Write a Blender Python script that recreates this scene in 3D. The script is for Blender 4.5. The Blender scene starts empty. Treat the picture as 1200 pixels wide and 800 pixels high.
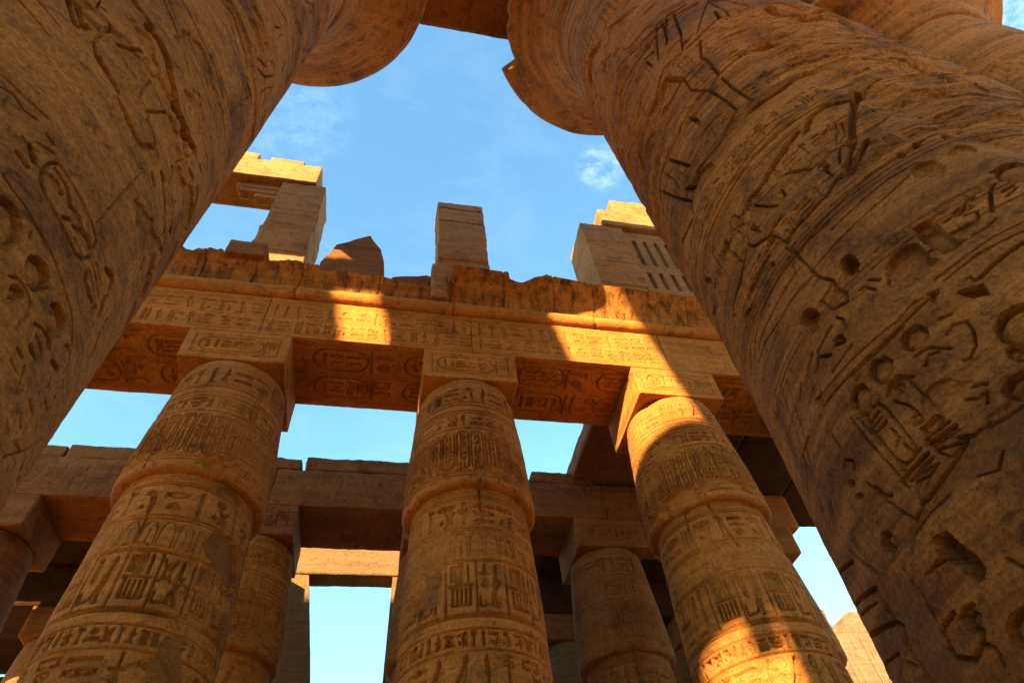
import bpy, math, random
import numpy as np

# ------------------------------------------------------------------ camera, sky, sun, exposure
scene = bpy.context.scene
COL = scene.collection
R = math.radians
CAM = np.array([0.0, 0.0, 1.6])
FPX, YAW, PITCH, ROLL = 731.33, -0.28661, 0.91088, -0.13644      # focal length in pixels of the 1200 px wide photograph


def cam_basis():
    cy, sy = math.cos(YAW), math.sin(YAW)
    f = np.array([-sy * math.cos(PITCH), cy * math.cos(PITCH), math.sin(PITCH)])
    r = np.array([cy, sy, 0.0])
    u = np.cross(r, f)
    cr, sr = math.cos(ROLL), math.sin(ROLL)
    return cr * r + sr * u, -sr * r + cr * u, f


CR, CU, CF = cam_basis()
cam_data = bpy.data.cameras.new('camera')
cam = bpy.data.objects.new('camera', cam_data)
COL.objects.link(cam)
cam_data.sensor_width = 36.0
cam_data.lens = FPX / 1200 * 36
cam_data.clip_start = 0.05
cam_data.clip_end = 3000
from mathutils import Matrix, Vector
M = Matrix(((CR[0], CU[0], -CF[0]), (CR[1], CU[1], -CF[1]), (CR[2], CU[2], -CF[2])))
cam.matrix_world = Matrix.Translation(Vector(CAM)) @ M.to_4x4()
scene.camera = cam

SUN_AZ, SUN_EL = 37.0, 18.0          # light travels towards +X/+Y: the sun stands behind the camera on the left
world = bpy.data.worlds.new('World')
scene.world = world
world.use_nodes = True
wt = world.node_tree
wt.nodes.clear()
wout = wt.nodes.new('ShaderNodeOutputWorld')
wbg = wt.nodes.new('ShaderNodeBackground')
sky = wt.nodes.new('ShaderNodeTexSky')
sky.sky_type = 'NISHITA'
sky.sun_disc = False
sky.sun_elevation = R(SUN_EL)
sky.sun_rotation = R(180 + SUN_AZ)
sky.altitude = 1200
sky.air_density = 1.0
sky.dust_density = 0.1
sky.ozone_density = 1.6
wbg.inputs['Strength'].default_value = 0.122
tcw = wt.nodes.new('ShaderNodeTexCoord')


def wnode(t, **kw):
    n = wt.nodes.new(t)
    for k, v in kw.items():
        setattr(n, k, v)
    return n


# thin cirrus wisps laid over the sky colour
wmap = wnode('ShaderNodeMapping')
wmap.inputs['Scale'].default_value = (2.2, 3.4, 5.0)
wt.links.new(tcw.outputs['Generated'], wmap.inputs['Vector'])
wno = wnode('ShaderNodeTexNoise')
wno.inputs['Scale'].default_value = 2.0
wno.inputs['Detail'].default_value = 9
wno.inputs['Roughness'].default_value = 0.62
wno.inputs['Distortion'].default_value = 0.8
wt.links.new(wmap.outputs[0], wno.inputs['Vector'])
wra = wnode('ShaderNodeMapRange')
wra.inputs['From Min'].default_value = 0.50
wra.inputs['From Max'].default_value = 0.85
wra.inputs['To Max'].default_value = 0.05
wt.links.new(wno.outputs['Fac'], wra.inputs['Value'])


def ray(x, y):
    return CF + CR * (x - 600) / FPX - CU * (y - 400) / FPX


def cloud_dir(x, y):
    d = ray(x, y)
    return d / np.linalg.norm(d)


fac = wra.outputs[0]
for (px, py, c0, c1, amt) in ((704, 196, 0.9990, 1.0, 0.32), (350, 135, 0.9955, 0.9999, 0.10), (1150, 5, 0.985, 0.9998, 0.35)):
    dn = wnode('ShaderNodeVectorMath', operation='DOT_PRODUCT')
    dn.inputs[1].default_value = cloud_dir(px, py)
    wt.links.new(tcw.outputs['Generated'], dn.inputs[0])
    mr = wnode('ShaderNodeMapRange', interpolation_type='SMOOTHSTEP')
    mr.inputs['From Min'].default_value = c0
    mr.inputs['From Max'].default_value = c1
    mr.inputs['To Max'].default_value = amt
    wt.links.new(dn.outputs['Value'], mr.inputs['Value'])
    n2 = wnode('ShaderNodeTexNoise')
    n2.inputs['Scale'].default_value = 14.0
    n2.inputs['Detail'].default_value = 8
    n2.inputs['Roughness'].default_value = 0.65
    n2.inputs['Distortion'].default_value = 0.25
    wt.links.new(wmap.outputs[0], n2.inputs['Vector'])
    m2 = wnode('ShaderNodeMapRange')
    m2.inputs['From Min'].default_value = 0.40
    m2.inputs['From Max'].default_value = 0.80
    wt.links.new(n2.outputs['Fac'], m2.inputs['Value'])
    mu = wnode('ShaderNodeMath', operation='MULTIPLY')
    wt.links.new(mr.outputs[0], mu.inputs[0])
    wt.links.new(m2.outputs[0], mu.inputs[1])
    ad = wnode('ShaderNodeMath', operation='ADD', use_clamp=True)
    wt.links.new(fac, ad.inputs[0])
    wt.links.new(mu.outputs[0], ad.inputs[1])
    fac = ad.outputs[0]
wmix = wnode('ShaderNodeMixRGB')
wmix.inputs['Color2'].default_value = (3.6, 4.2, 4.6, 1)
wt.links.new(fac, wmix.inputs['Fac'])
wtint = wnode('ShaderNodeMixRGB', blend_type='MULTIPLY')     # clear desert air: a cyan-leaning blue
wtint.inputs['Fac'].default_value = 1.0
wtint.inputs['Color2'].default_value = (0.80, 1.08, 1.0, 1)
wt.links.new(sky.outputs[0], wtint.inputs['Color1'])
wt.links.new(wtint.outputs[0], wmix.inputs['Color1'])
wt.links.new(wmix.outputs[0], wbg.inputs['Color'])
wt.links.new(wbg.outputs[0], wout.inputs['Surface'])

sun_data = bpy.data.lights.new('sun', 'SUN')
sun_data.energy = 5.0
sun_data.angle = R(0.5)
sun_data.color = (1.0, 0.80, 0.48)
sun = bpy.data.objects.new('sun', sun_data)
COL.objects.link(sun)
sa, se = R(SUN_AZ), R(SUN_EL)
SUN_DIR = Vector((math.sin(sa) * math.cos(se), math.cos(sa) * math.cos(se), -math.sin(se)))
sun.rotation_euler = SUN_DIR.to_track_quat('-Z', 'Y').to_euler()
sun.location = (-40, -50, 40)

scene.view_settings.view_transform = 'Standard'
scene.view_settings.look = 'None'
scene.view_settings.exposure = 2.48
scene.view_settings.gamma = 1.0
scene.render.engine = 'CYCLES'
scene.cycles.max_bounces = 8
scene.cycles.diffuse_bounces = 3

# ------------------------------------------------------------------ noise
SEED = 11


def _hash(ix, iy, iz):
    h = (ix.astype(np.int64) * 374761393 + iy.astype(np.int64) * 668265263 + iz.astype(np.int64) * 1274126177 + SEED * 1013) & 0x7fffffff
    h = ((h ^ (h >> 13)) * 1103515245) & 0x7fffffff
    h = h ^ (h >> 16)
    return (h & 0xffff).astype(np.float32) / 65535.0


def vnoise(p):
    """value noise in [-1,1] for an (n,3) array"""
    i = np.floor(p).astype(np.int64)
    f = (p - i).astype(np.float32)
    f = f * f * (3 - 2 * f)
    r = 0
    for dx in (0, 1):
        wx = f[:, 0] if dx else 1 - f[:, 0]
        for dy in (0, 1):
            wy = f[:, 1] if dy else 1 - f[:, 1]
            for dz in (0, 1):
                wz = f[:, 2] if dz else 1 - f[:, 2]
                r = r + wx * wy * wz * _hash(i[:, 0] + dx, i[:, 1] + dy, i[:, 2] + dz)
    return r * 2 - 1


def fbm(p, octaves=4, gain=0.5, lac=2.03):
    p = np.asarray(p, np.float64)
    a, t, s = 1.0, 0, 0
    for k in range(octaves):
        t = t + a * vnoise(p + 17.3 * k)
        s += a
        a *= gain
        p = p * lac
    return t / s


def smooth(a, b, x):
    t = np.clip((x - a) / (b - a), 0, 1)
    return t * t * (3 - 2 * t)


# ------------------------------------------------------------------ carved height maps
class HM:
    """depth map over a flat (s, z) sheet of stone; c is the depth cut into it (metres)"""

    def __init__(self, s, z):
        self.s, self.z = np.asarray(s, np.float64), np.asarray(z, np.float64)
        self.c = np.zeros((len(self.z), len(self.s)), np.float32)
        self.patch = np.zeros_like(self.c)
        self.ero = np.zeros_like(self.c)

    def win(self, x0, x1, y0, y1):
        a, b = np.searchsorted(self.s, (x0, x1))
        c, d = np.searchsorted(self.z, (y0, y1))
        if b - a < 1 or d - c < 1:
            return None
        S, Z = np.meshgrid(self.s[a:b], self.z[c:d])
        return slice(c, d), slice(a, b), S, Z

    def stroke(self, pts, w, d, soft=None):
        if soft is None:
            soft = w * 0.45
        for (x0, y0), (x1, y1) in zip(pts[:-1], pts[1:]):
            r = w / 2 + soft
            W = self.win(min(x0, x1) - r, max(x0, x1) + r, min(y0, y1) - r, max(y0, y1) + r)
            if W is None:
                continue
            a, b, S, Z = W
            dx, dy = x1 - x0, y1 - y0
            L = dx * dx + dy * dy + 1e-12
            t = np.clip(((S - x0) * dx + (Z - y0) * dy) / L, 0, 1)
            q = np.hypot(S - x0 - t * dx, Z - y0 - t * dy)
            v = d * np.clip((w / 2 + soft * 0.5 - q) / soft, 0, 1)
            self.c[a, b] = np.maximum(self.c[a, b], v)

    def _inside(self, poly, pad):
        P = np.asarray(poly, float)
        W = self.win(P[:, 0].min() - pad, P[:, 0].max() + pad, P[:, 1].min() - pad, P[:, 1].max() + pad)
        if W is None:
            return None
        a, b, S, Z = W
        ins = np.zeros(S.shape, bool)
        dist = np.full(S.shape, 1e9)
        n = len(P)
        for k in range(n):
            x0, y0 = P[k]
            x1, y1 = P[(k + 1) % n]
            cond = ((y0 > Z) != (y1 > Z))
            with np.errstate(divide='ignore', invalid='ignore'):
                xi = (x1 - x0) * (Z - y0) / (y1 - y0 if y1 != y0 else 1e-9) + x0
            ins ^= cond & (S < xi)
            dx, dy = x1 - x0, y1 - y0
            L = dx * dx + dy * dy + 1e-12
            t = np.clip(((S - x0) * dx + (Z - y0) * dy) / L, 0, 1)
            dist = np.minimum(dist, np.hypot(S - x0 - t * dx, Z - y0 - t * dy))
        return a, b, S, Z, ins, dist

    def fill(self, poly, d, edge=0.01, rise=None):
        """sunk area; with rise the floor swells back towards the surface away from its edge"""
        r = self._inside(poly, edge)
        if r is None:
            return
        a, b, S, Z, ins, q = r
        sd = np.where(ins, q, -q)
        v = d * np.clip(sd / edge + 0.5, 0, 1)
        if rise:
            v = v * (0.12 + 0.88 * np.exp(-np.maximum(sd - edge, 0) / rise))
        self.c[a, b] = np.maximum(self.c[a, b], v.astype(np.float32))

    def smooth_patch(self, poly, depth=0.0, edge=0.03):
        """an area mended with plain mortar: carvings vanish inside it"""
        r = self._inside(poly, edge)
        if r is None:
            return
        a, b, S, Z, ins, q = r
        rag = 0.05 * fbm(np.stack([S.ravel() * 7, Z.ravel() * 7, S.ravel() * 0], -1), 4).reshape(S.shape)
        m = np.clip((np.where(ins, q, -q) + rag) / edge + 0.5, 0, 1).astype(np.float32)
        self.c[a, b] = self.c[a, b] * (1 - m) + depth * m
        self.patch[a, b] = np.maximum(self.patch[a, b], m)

    def eroded(self, poly, edge=0.12):
        r = self._inside(poly, edge)
        if r is None:
            return
        a, b, S, Z, ins, q = r
        m = smooth(-edge, edge, np.where(ins, q, -q)).astype(np.float32)
        self.ero[a, b] = np.maximum(self.ero[a, b], m)

    def hline(self, z, w, d, wob=0.0):
        wv = wob * np.sin(self.s * 1.7 + z * 9) if wob else 0
        a, b = np.searchsorted(self.z, (z - w * 2 - abs(wob), z + w * 2 + abs(wob)))
        if b <= a:
            return
        q = np.abs(self.z[a:b, None] - (z + wv))
        self.c[a:b] = np.maximum(self.c[a:b], d * np.clip((w * 0.72 - q) / (w * 0.45), 0, 1))


def circ(cx, cy, rx, ry=None, n=18, a0=0.0, a1=2 * math.pi):
    ry = rx if ry is None else ry
    return [(cx + rx * math.cos(a0 + (a1 - a0) * k / n), cy + ry * math.sin(a0 + (a1 - a0) * k / n)) for k in range(n + 1)]


# hieroglyph-like signs in a unit box: ('s', polyline) or ('f', polygon)
ARC = lambda cx, cy, rx, ry, a0, a1, n=10: circ(cx, cy, rx, ry, n, a0, a1)
PI = math.pi
TALL = {
    'reed': [('s', [(.5, 0), (.5, .35)]), ('f', [(.5, .3), (.72, .5), (.72, .9), (.55, 1), (.36, .8), (.36, .45)])],
    'ankh': [('s', [(.5, 0), (.5, .55)]), ('s', [(.15, .5), (.85, .5)]), ('s', circ(.5, .78, .2, .22, 12))],
    'was': [('s', [(.5, 0), (.5, .85), (.25, .95), (.15, .8)]), ('s', [(.5, .85), (.75, 1)]), ('s', [(.35, 0), (.5, .1), (.65, 0)])],
    'djed': [('s', [(.5, 0), (.5, 1)]), ('s', [(.2, .95), (.8, .95)]), ('s', [(.2, .82), (.8, .82)]), ('s', [(.2, .69), (.8, .69)]), ('s', [(.25, 0), (.75, 0)])],
    'owl': [('f', [(.25, .95), (.45, 1), (.6, .9), (.62, .75), (.8, .55), (.95, .2), (.85, .15), (.7, .25), (.6, .18), (.6, .03), (.75, 0), (.45, 0), (.47, .18), (.3, .4), (.2, .6), (.28, .78)])],
    'falcon': [('f', [(.1, .85), (.25, 1), (.42, .95), (.48, .75), (.65, .5), (1, .12), (.9, .05), (.7, .2), (.55, .2), (.55, .05), (.7, 0), (.3, 0), (.42, .06), (.4, .22), (.25, .4), (.2, .65), (.22, .8)])],
    'man': [('f', [(.4, 1), (.55, .98), (.58, .82), (.75, .6), (.72, .35), (.95, .3), (.95, .03), (.15, 0), (.15, .12), (.5, .3), (.35, .45), (.1, .55), (.1, .65), (.4, .65), (.36, .82)])],
    'feather': [('s', [(.4, 0), (.4, .8), (.5, .97), (.7, .9), (.6, .75), (.62, .1), (.4, 0)])],
    'leg': [('s', [(.45, 1), (.45, .1), (.85, .1), (.85, .02)]), ('s', [(.65, 1), (.65, .25), (.85, .1)])],
    'star': [('s', [(.5, 0), (.5, 1)]), ('s', [(.1, .6), (.9, .6)]), ('s', [(.2, .1), (.5, .6), (.8, .1)])],
    'strokes': [('s', [(.15, .1), (.15, .9)]), ('s', [(.5, .1), (.5, .9)]), ('s', [(.85, .1), (.85, .9)])],
    'plumes': [('s', [(.1, 0), (.1, .8), (.25, 1), (.38, .8), (.38, 0)]), ('s', [(.6, 0), (.6, .8), (.75, 1), (.9, .8), (.9, 0)])],
    'scarab': [('s', circ(.5, .45, .26, .3, 12)), ('s', [(.24, .55), (.76, .55)]), ('s', [(.25, .6), (.05, .9)]), ('s', [(.75, .6), (.95, .9)]), ('s', [(.25, .3), (.05, .05)]), ('s', [(.75, .3), (.95, .05)])],
}
FLAT = {
    'water': [('s', [(0, .3), (.1, .7), (.2, .3), (.3, .7), (.4, .3), (.5, .7), (.6, .3), (.7, .7), (.8, .3), (.9, .7), (1, .3)])],
    'mouth': [('s', ARC(.5, -.25, .52, .95, .5, PI - .5)), ('s', ARC(.5, 1.05, .52, .95, PI + .5, 2 * PI - .5))],
    'loaf': [('f', ARC(.5, .1, .3, .8, 0, PI) + [(.2, .1)])],
    'snake': [('s', [(0, .6), (.12, .9), (.25, .7), (.3, .25), (.6, .25), (.8, .35), (1, .2)])],
    'basket': [('f', ARC(.5, .8, .48, .7, PI, 2 * PI) + [(.98, .8)])],
    'bolt': [('s', [(0, .5), (1, .5)]), ('s', [(.4, .2), (.4, .8)]), ('s', [(.6, .2), (.6, .8)])],
    'disc': [('s', circ(.5, .5, .24, .46, 14)), ('f', circ(.5, .5, .07, .14, 8))],
    'arm': [('s', [(0, .3), (.75, .3), (.9, .6), (1, .75)]), ('s', [(0, .3), (.05, .6), (.3, .55)])],
    'house': [('s', [(.35, .1), (.1, .1), (.1, .9), (.9, .9), (.9, .1), (.65, .1)])],
    'eye': [('s', ARC(.5, .1, .5, .75, .3, PI - .3)), ('s', ARC(.5, .9, .5, .75, PI + .3, 2 * PI - .3)), ('f', circ(.5, .5, .12, .2, 8))],
    'land': [('s', [(0, .6), (1, .6), (1, .35), (0, .35), (0, .6)])],
}
TK, FK = list(TALL), list(FLAT)


def sign(hm, name, x, y, w, h, d, lw, flip=False):
    for kind, pts in (TALL.get(name) or FLAT[name]):
        P = [(x + (1 - px if flip else px) * w, y + py * h) for px, py in pts]
        if kind == 's':
            hm.stroke(P, lw, d)
        else:
            hm.fill(P, d * 1.15, edge=lw * 0.5, rise=lw * 1.6)


def text_row(hm, x0, x1, y0, y1, rng, d, lw, dens=0.92, flip=False):
    """a line of signs: tall signs alone, flat signs stacked in quadrats"""
    H = y1 - y0
    x = x0
    while x < x1 - H * 0.3:
        k = rng.random()
        if k < 0.42:
            w = H * rng.uniform(.36, .55)
            sign(hm, rng.choice(TK), x, y0, w, H, d, lw, flip)
        elif k < 0.85:
            w = H * rng.uniform(.6, .85)
            n = rng.choice((2, 3, 3))
            for j in range(n):
                sign(hm, rng.choice(FK), x, y0 + H * (j + .1) / n, w, H * .74 / n, d, lw, flip)
        else:
            w = H * .7
            sign(hm, rng.choice(TK), x, y0, w * .5, H * .6, d, lw, flip)
            sign(hm, rng.choice(FK), x, y0 + H * .68, w, H * .28, d, lw, flip)
            sign(hm, 'loaf', x + w * .55, y0 + H * .1, w * .4, H * .25, d, lw)
        x += w + H * (1.06 - dens + rng.uniform(.02, .10))


def cartouche(hm, cx, y0, y1, w, rng, d, lw, bar=True):
    """upright royal ring with signs stacked inside"""
    r = w / 2
    P = ARC(cx, y1 - r, r, r, 0, PI, 8) + ARC(cx, y0 + r, r, r, PI, 2 * PI, 8)
    P.append(P[0])
    hm.stroke(P, lw, d)
    if bar:
        hm.stroke([(cx - r, y0 - lw * 1.2), (cx + r, y0 - lw * 1.2)], lw, d)
    y = y1 - r * .7
    hm.stroke(circ(cx, y - r * .15, r * .42, r * .42, 10), lw * .8, d)
    y -= r * .75
    while y > y0 + r * .6:
        h = rng.uniform(.5, .9) * w * .55
        if rng.random() < .5:
            sign(hm, rng.choice(FK), cx - r * .62, y - h * .7, r * 1.24, h * .6, d, lw * .8)
            y -= h * .8
        else:
            sign(hm, rng.choice(TK), cx - r * .6, y - h * 1.3, r * .55, h * 1.2, d, lw * .8)
            sign(hm, rng.choice(TK), cx + r * .05, y - h * 1.3, r * .55, h * 1.2, d, lw * .8)
            y -= h * 1.4


def hcartouche(hm, x0, x1, y0, y1, rng, d, lw):
    r = (y1 - y0) / 2
    P = ARC(x1 - r, y0 + r, r, r, -PI / 2, PI / 2, 8) + ARC(x0 + r, y0 + r, r, r, PI / 2, 1.5 * PI, 8)
    P.append(P[0])
    hm.stroke(P, lw, d)
    hm.stroke([(x1 + lw * 1.3, y0), (x1 + lw * 1.3, y1)], lw, d)
    text_row(hm, x0 + r * .55, x1 - r * .5, y0 + r * .38, y1 - r * .38, rng, d, lw * .8)


# ------------------------------------------------------------------ materials
def sandstone(name, c1, c2, stain, stain_amt=0.35, scale=1.0, streak=0.0, bump=0.85, patch=False, dark_blotch=0.0, pits=0.5):
    m = bpy.data.materials.new(name)
    m.use_nodes = True
    nt = m.node_tree
    nt.nodes.clear()
    N = nt.nodes.new
    L = nt.links.new
    out = N('ShaderNodeOutputMaterial')
    b = N('ShaderNodeBsdfPrincipled')
    L(b.outputs[0], out.inputs[0])
    b.inputs['Roughness'].default_value = 0.9
    b.inputs['Specular IOR Level'].default_value = 0.18
    g = N('ShaderNodeNewGeometry')

    def noise(sc, det, rough, stretch=(1, 1, 1), dist=0.0):
        mp = N('ShaderNodeMapping')
        mp.inputs['Scale'].default_value = stretch
        L(g.outputs['Position'], mp.inputs['Vector'])
        n = N('ShaderNodeTexNoise')
        n.inputs['Scale'].default_value = sc
        n.inputs['Detail'].default_value = det
        n.inputs['Roughness'].default_value = rough
        n.inputs['Distortion'].default_value = dist
        L(mp.outputs[0], n.inputs['Vector'])
        return n.outputs['Fac']

    def rng_(x, a, b_, lo=0.0, hi=1.0):
        r = N('ShaderNodeMapRange')
        r.inputs['From Min'].default_value = a
        r.inputs['From Max'].default_value = b_
        r.inputs['To Min'].default_value = lo
        r.inputs['To Max'].default_value = hi
        L(x, r.inputs['Value'])
        return r.outputs[0]

    def mix(f, a, b_, mode='MIX'):
        x = N('ShaderNodeMixRGB')
        x.blend_type = mode
        for sock, v in (('Fac', f), ('Color1', a), ('Color2', b_)):
            if isinstance(v, (int, float)):
                x.inputs[sock].default_value = v
            elif isinstance(v, tuple):
                x.inputs[sock].default_value = v + (1,)
            else:
                L(v, x.inputs[sock])
        return x.outputs[0]

    big = noise(0.55 * scale, 6, 0.6)
    col = mix(rng_(big, 0.34, 0.66), c1, c2)
    bed = noise(1.3 * scale, 5, 0.62, (0.35, 0.35, 5.0), 0.4)
    col = mix(rng_(bed, 0.42, 0.62, 0.0, 0.6), col, tuple(min(1, x * 1.25) for x in c2))
    st = noise(1.5 * scale, 8, 0.68, (1, 1, 1), 0.6)
    col = mix(rng_(st, 0.53, 0.68, 0.0, stain_amt), col, stain)
    if streak:
        sk = noise(4.2, 8, 0.72, (1.0, 1.0, 0.09), 0.2)
        col = mix(rng_(sk, 0.46, 0.62, 0.0, streak), col, tuple(x * 0.28 for x in stain))
    if dark_blotch:
        sk = noise(0.9, 6, 0.7, (1.0, 1.0, 0.8), 0.5)
        col = mix(rng_(sk, 0.42, 0.66, 0.0, dark_blotch), col, tuple(x * 0.3 for x in stain))
    if patch:
        at = N('ShaderNodeAttribute')
        at.attribute_name = 'mortar'
        col = mix(rng_(at.outputs['Fac'], 0, 1, 0, 0.75), col, (0.200, 0.066, 0.0115))
    pit = noise(5.5, 8, 0.74, (1, 1, 1.5), 0.8)
    col = mix(rng_(pit, 0.54, 0.63, 0.0, pits), col, tuple(x * 0.55 for x in stain))
    fine = noise(30.0, 7, 0.78, (1, 1, 1.25))
    col = mix(rng_(fine, 0.40, 0.60, 0.0, 1.0), mix(1.0, col, (0.68, 0.68, 0.68), 'MULTIPLY'), mix(1.0, col, (1.30, 1.30, 1.30), 'MULTIPLY'))
    grain = noise(170.0, 3, 0.7)
    col = mix(rng_(grain, 0.44, 0.58, 0.0, 0.65), col, mix(1.0, col, (0.6, 0.6, 0.6), 'MULTIPLY'))
    L(col, b.inputs['Base Color'])
    bm1 = N('ShaderNodeBump')
    bm1.inputs['Strength'].default_value = bump
    bm1.inputs['Distance'].default_value = 0.03
    L(noise(9.0, 9, 0.72, (1, 1, 1.8)), bm1.inputs['Height'])
    bm2 = N('ShaderNodeBump')
    bm2.inputs['Strength'].default_value = bump
    bm2.inputs['Distance'].default_value = 0.010
    L(noise(80.0, 6, 0.78, (1, 1, 1.2)), bm2.inputs['Height'])
    L(bm1.outputs[0], bm2.inputs['Normal'])
    L(bm2.outputs[0], b.inputs['Normal'])
    return m


STAIN = (0.0840, 0.0238, 0.0045)
M_BIG = sandstone('sandstone_great_columns', (0.1837, 0.0532, 0.0075), (0.4165, 0.1355, 0.0207), (0.0735, 0.0209, 0.0040), 0.72, patch=True, pits=0.6)
M_COL = sandstone('sandstone_columns', (0.2625, 0.0789, 0.0100), (0.4095, 0.1349, 0.0200), (0.0893, 0.0256, 0.0045), 0.55, patch=True, pits=0.5)
M_ARC = sandstone('sandstone_architrave', (0.3255, 0.1026, 0.0120), (0.4515, 0.1568, 0.0210), STAIN, 0.45)
M_COR = sandstone('sandstone_cornice_streaked', (0.3045, 0.0912, 0.0090), (0.4305, 0.1387, 0.0160), STAIN, 0.35, streak=0.80)
M_CLE = sandstone('sandstone_clerestory', (0.2730, 0.1026, 0.0250), (0.3780, 0.1520, 0.0400), (0.1050, 0.0361, 0.0085), 0.55)
M_OLD = sandstone('sandstone_weathered', (0.1628, 0.0494, 0.0085), (0.2520, 0.0836, 0.0150), (0.0578, 0.0171, 0.0035), 0.6)
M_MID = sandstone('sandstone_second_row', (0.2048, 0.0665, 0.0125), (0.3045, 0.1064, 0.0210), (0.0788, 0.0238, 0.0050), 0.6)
M_DRK = sandstone('sandstone_shade_darkened', (0.0420, 0.0123, 0.0024), (0.0609, 0.0181, 0.0036), (0.0189, 0.0057, 0.0013), 0.5, dark_blotch=0.35)  # stone colour lowered to deepen the shade under roofs and at the back
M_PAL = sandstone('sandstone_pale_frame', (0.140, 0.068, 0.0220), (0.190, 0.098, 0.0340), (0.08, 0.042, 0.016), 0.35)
M_WAL = sandstone('sandstone_pale_wall', (0.145, 0.078, 0.0330), (0.200, 0.114, 0.0500), (0.10, 0.05, 0.018), 0.4)
M_GND = sandstone('sandy_ground', (0.40, 0.22, 0.07), (0.48, 0.28, 0.10), (0.26, 0.13, 0.04), 0.3)


# ------------------------------------------------------------------ mesh helpers
def raw_mesh(name, verts, quads, mat, parent=None, smooth_shade=True, tris=None, attr=None):
    me = bpy.data.meshes.new(name)
    verts = np.ascontiguousarray(verts, np.float32).reshape(-1, 3)
    quads = np.ascontiguousarray(quads, np.int32).reshape(-1, 4)
    tris = np.zeros((0, 3), np.int32) if tris is None else np.ascontiguousarray(tris, np.int32).reshape(-1, 3)
    nq, ntr = len(quads), len(tris)
    me.vertices.add(len(verts))
    me.vertices.foreach_set('co', verts.ravel())
    me.loops.add(nq * 4 + ntr * 3)
    me.loops.foreach_set('vertex_index', np.concatenate([quads.ravel(), tris.ravel()]))
    me.polygons.add(nq + ntr)
    me.polygons.foreach_set('loop_start', np.concatenate([np.arange(nq) * 4, nq * 4 + np.arange(ntr) * 3]).astype(np.int32))
    me.polygons.foreach_set('loop_total', np.concatenate([np.full(nq, 4), np.full(ntr, 3)]).astype(np.int32))
    me.polygons.foreach_set('use_smooth', np.full(nq + ntr, smooth_shade))
    me.update(calc_edges=True)
    me.validate()
    if attr is not None:
        a = me.attributes.new('mortar', 'FLOAT', 'POINT')
        a.data.foreach_set('value', np.ascontiguousarray(attr, np.float32).ravel())
    me.materials.append(mat)
    o = bpy.data.objects.new(name, me)
    COL.objects.link(o)
    if parent is not None:
        o.parent = parent
    return o


def grid_quads(nv, nu, wrap=False):
    j, i = np.meshgrid(np.arange(nv - 1), np.arange(nu if wrap else nu - 1), indexing='ij')
    i2 = (i + 1) % nu
    return np.stack([j * nu + i, j * nu + i2, (j + 1) * nu + i2, (j + 1) * nu + i], -1).reshape(-1, 4)


def tag(o, label=None, cat=None, group=None, kind=None):
    if label and not kind:
        kind = 'thing'
    for k, v in (('label', label), ('category', cat), ('group', group), ('kind', kind)):
        if v:
            o[k] = v
    return o


def empty(name, loc, label=None, cat=None, group=None):
    o = bpy.data.objects.new(name, None)
    o.location = loc
    o.empty_display_size = 0.3
    COL.objects.link(o)
    return tag(o, label, cat, group)


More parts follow.
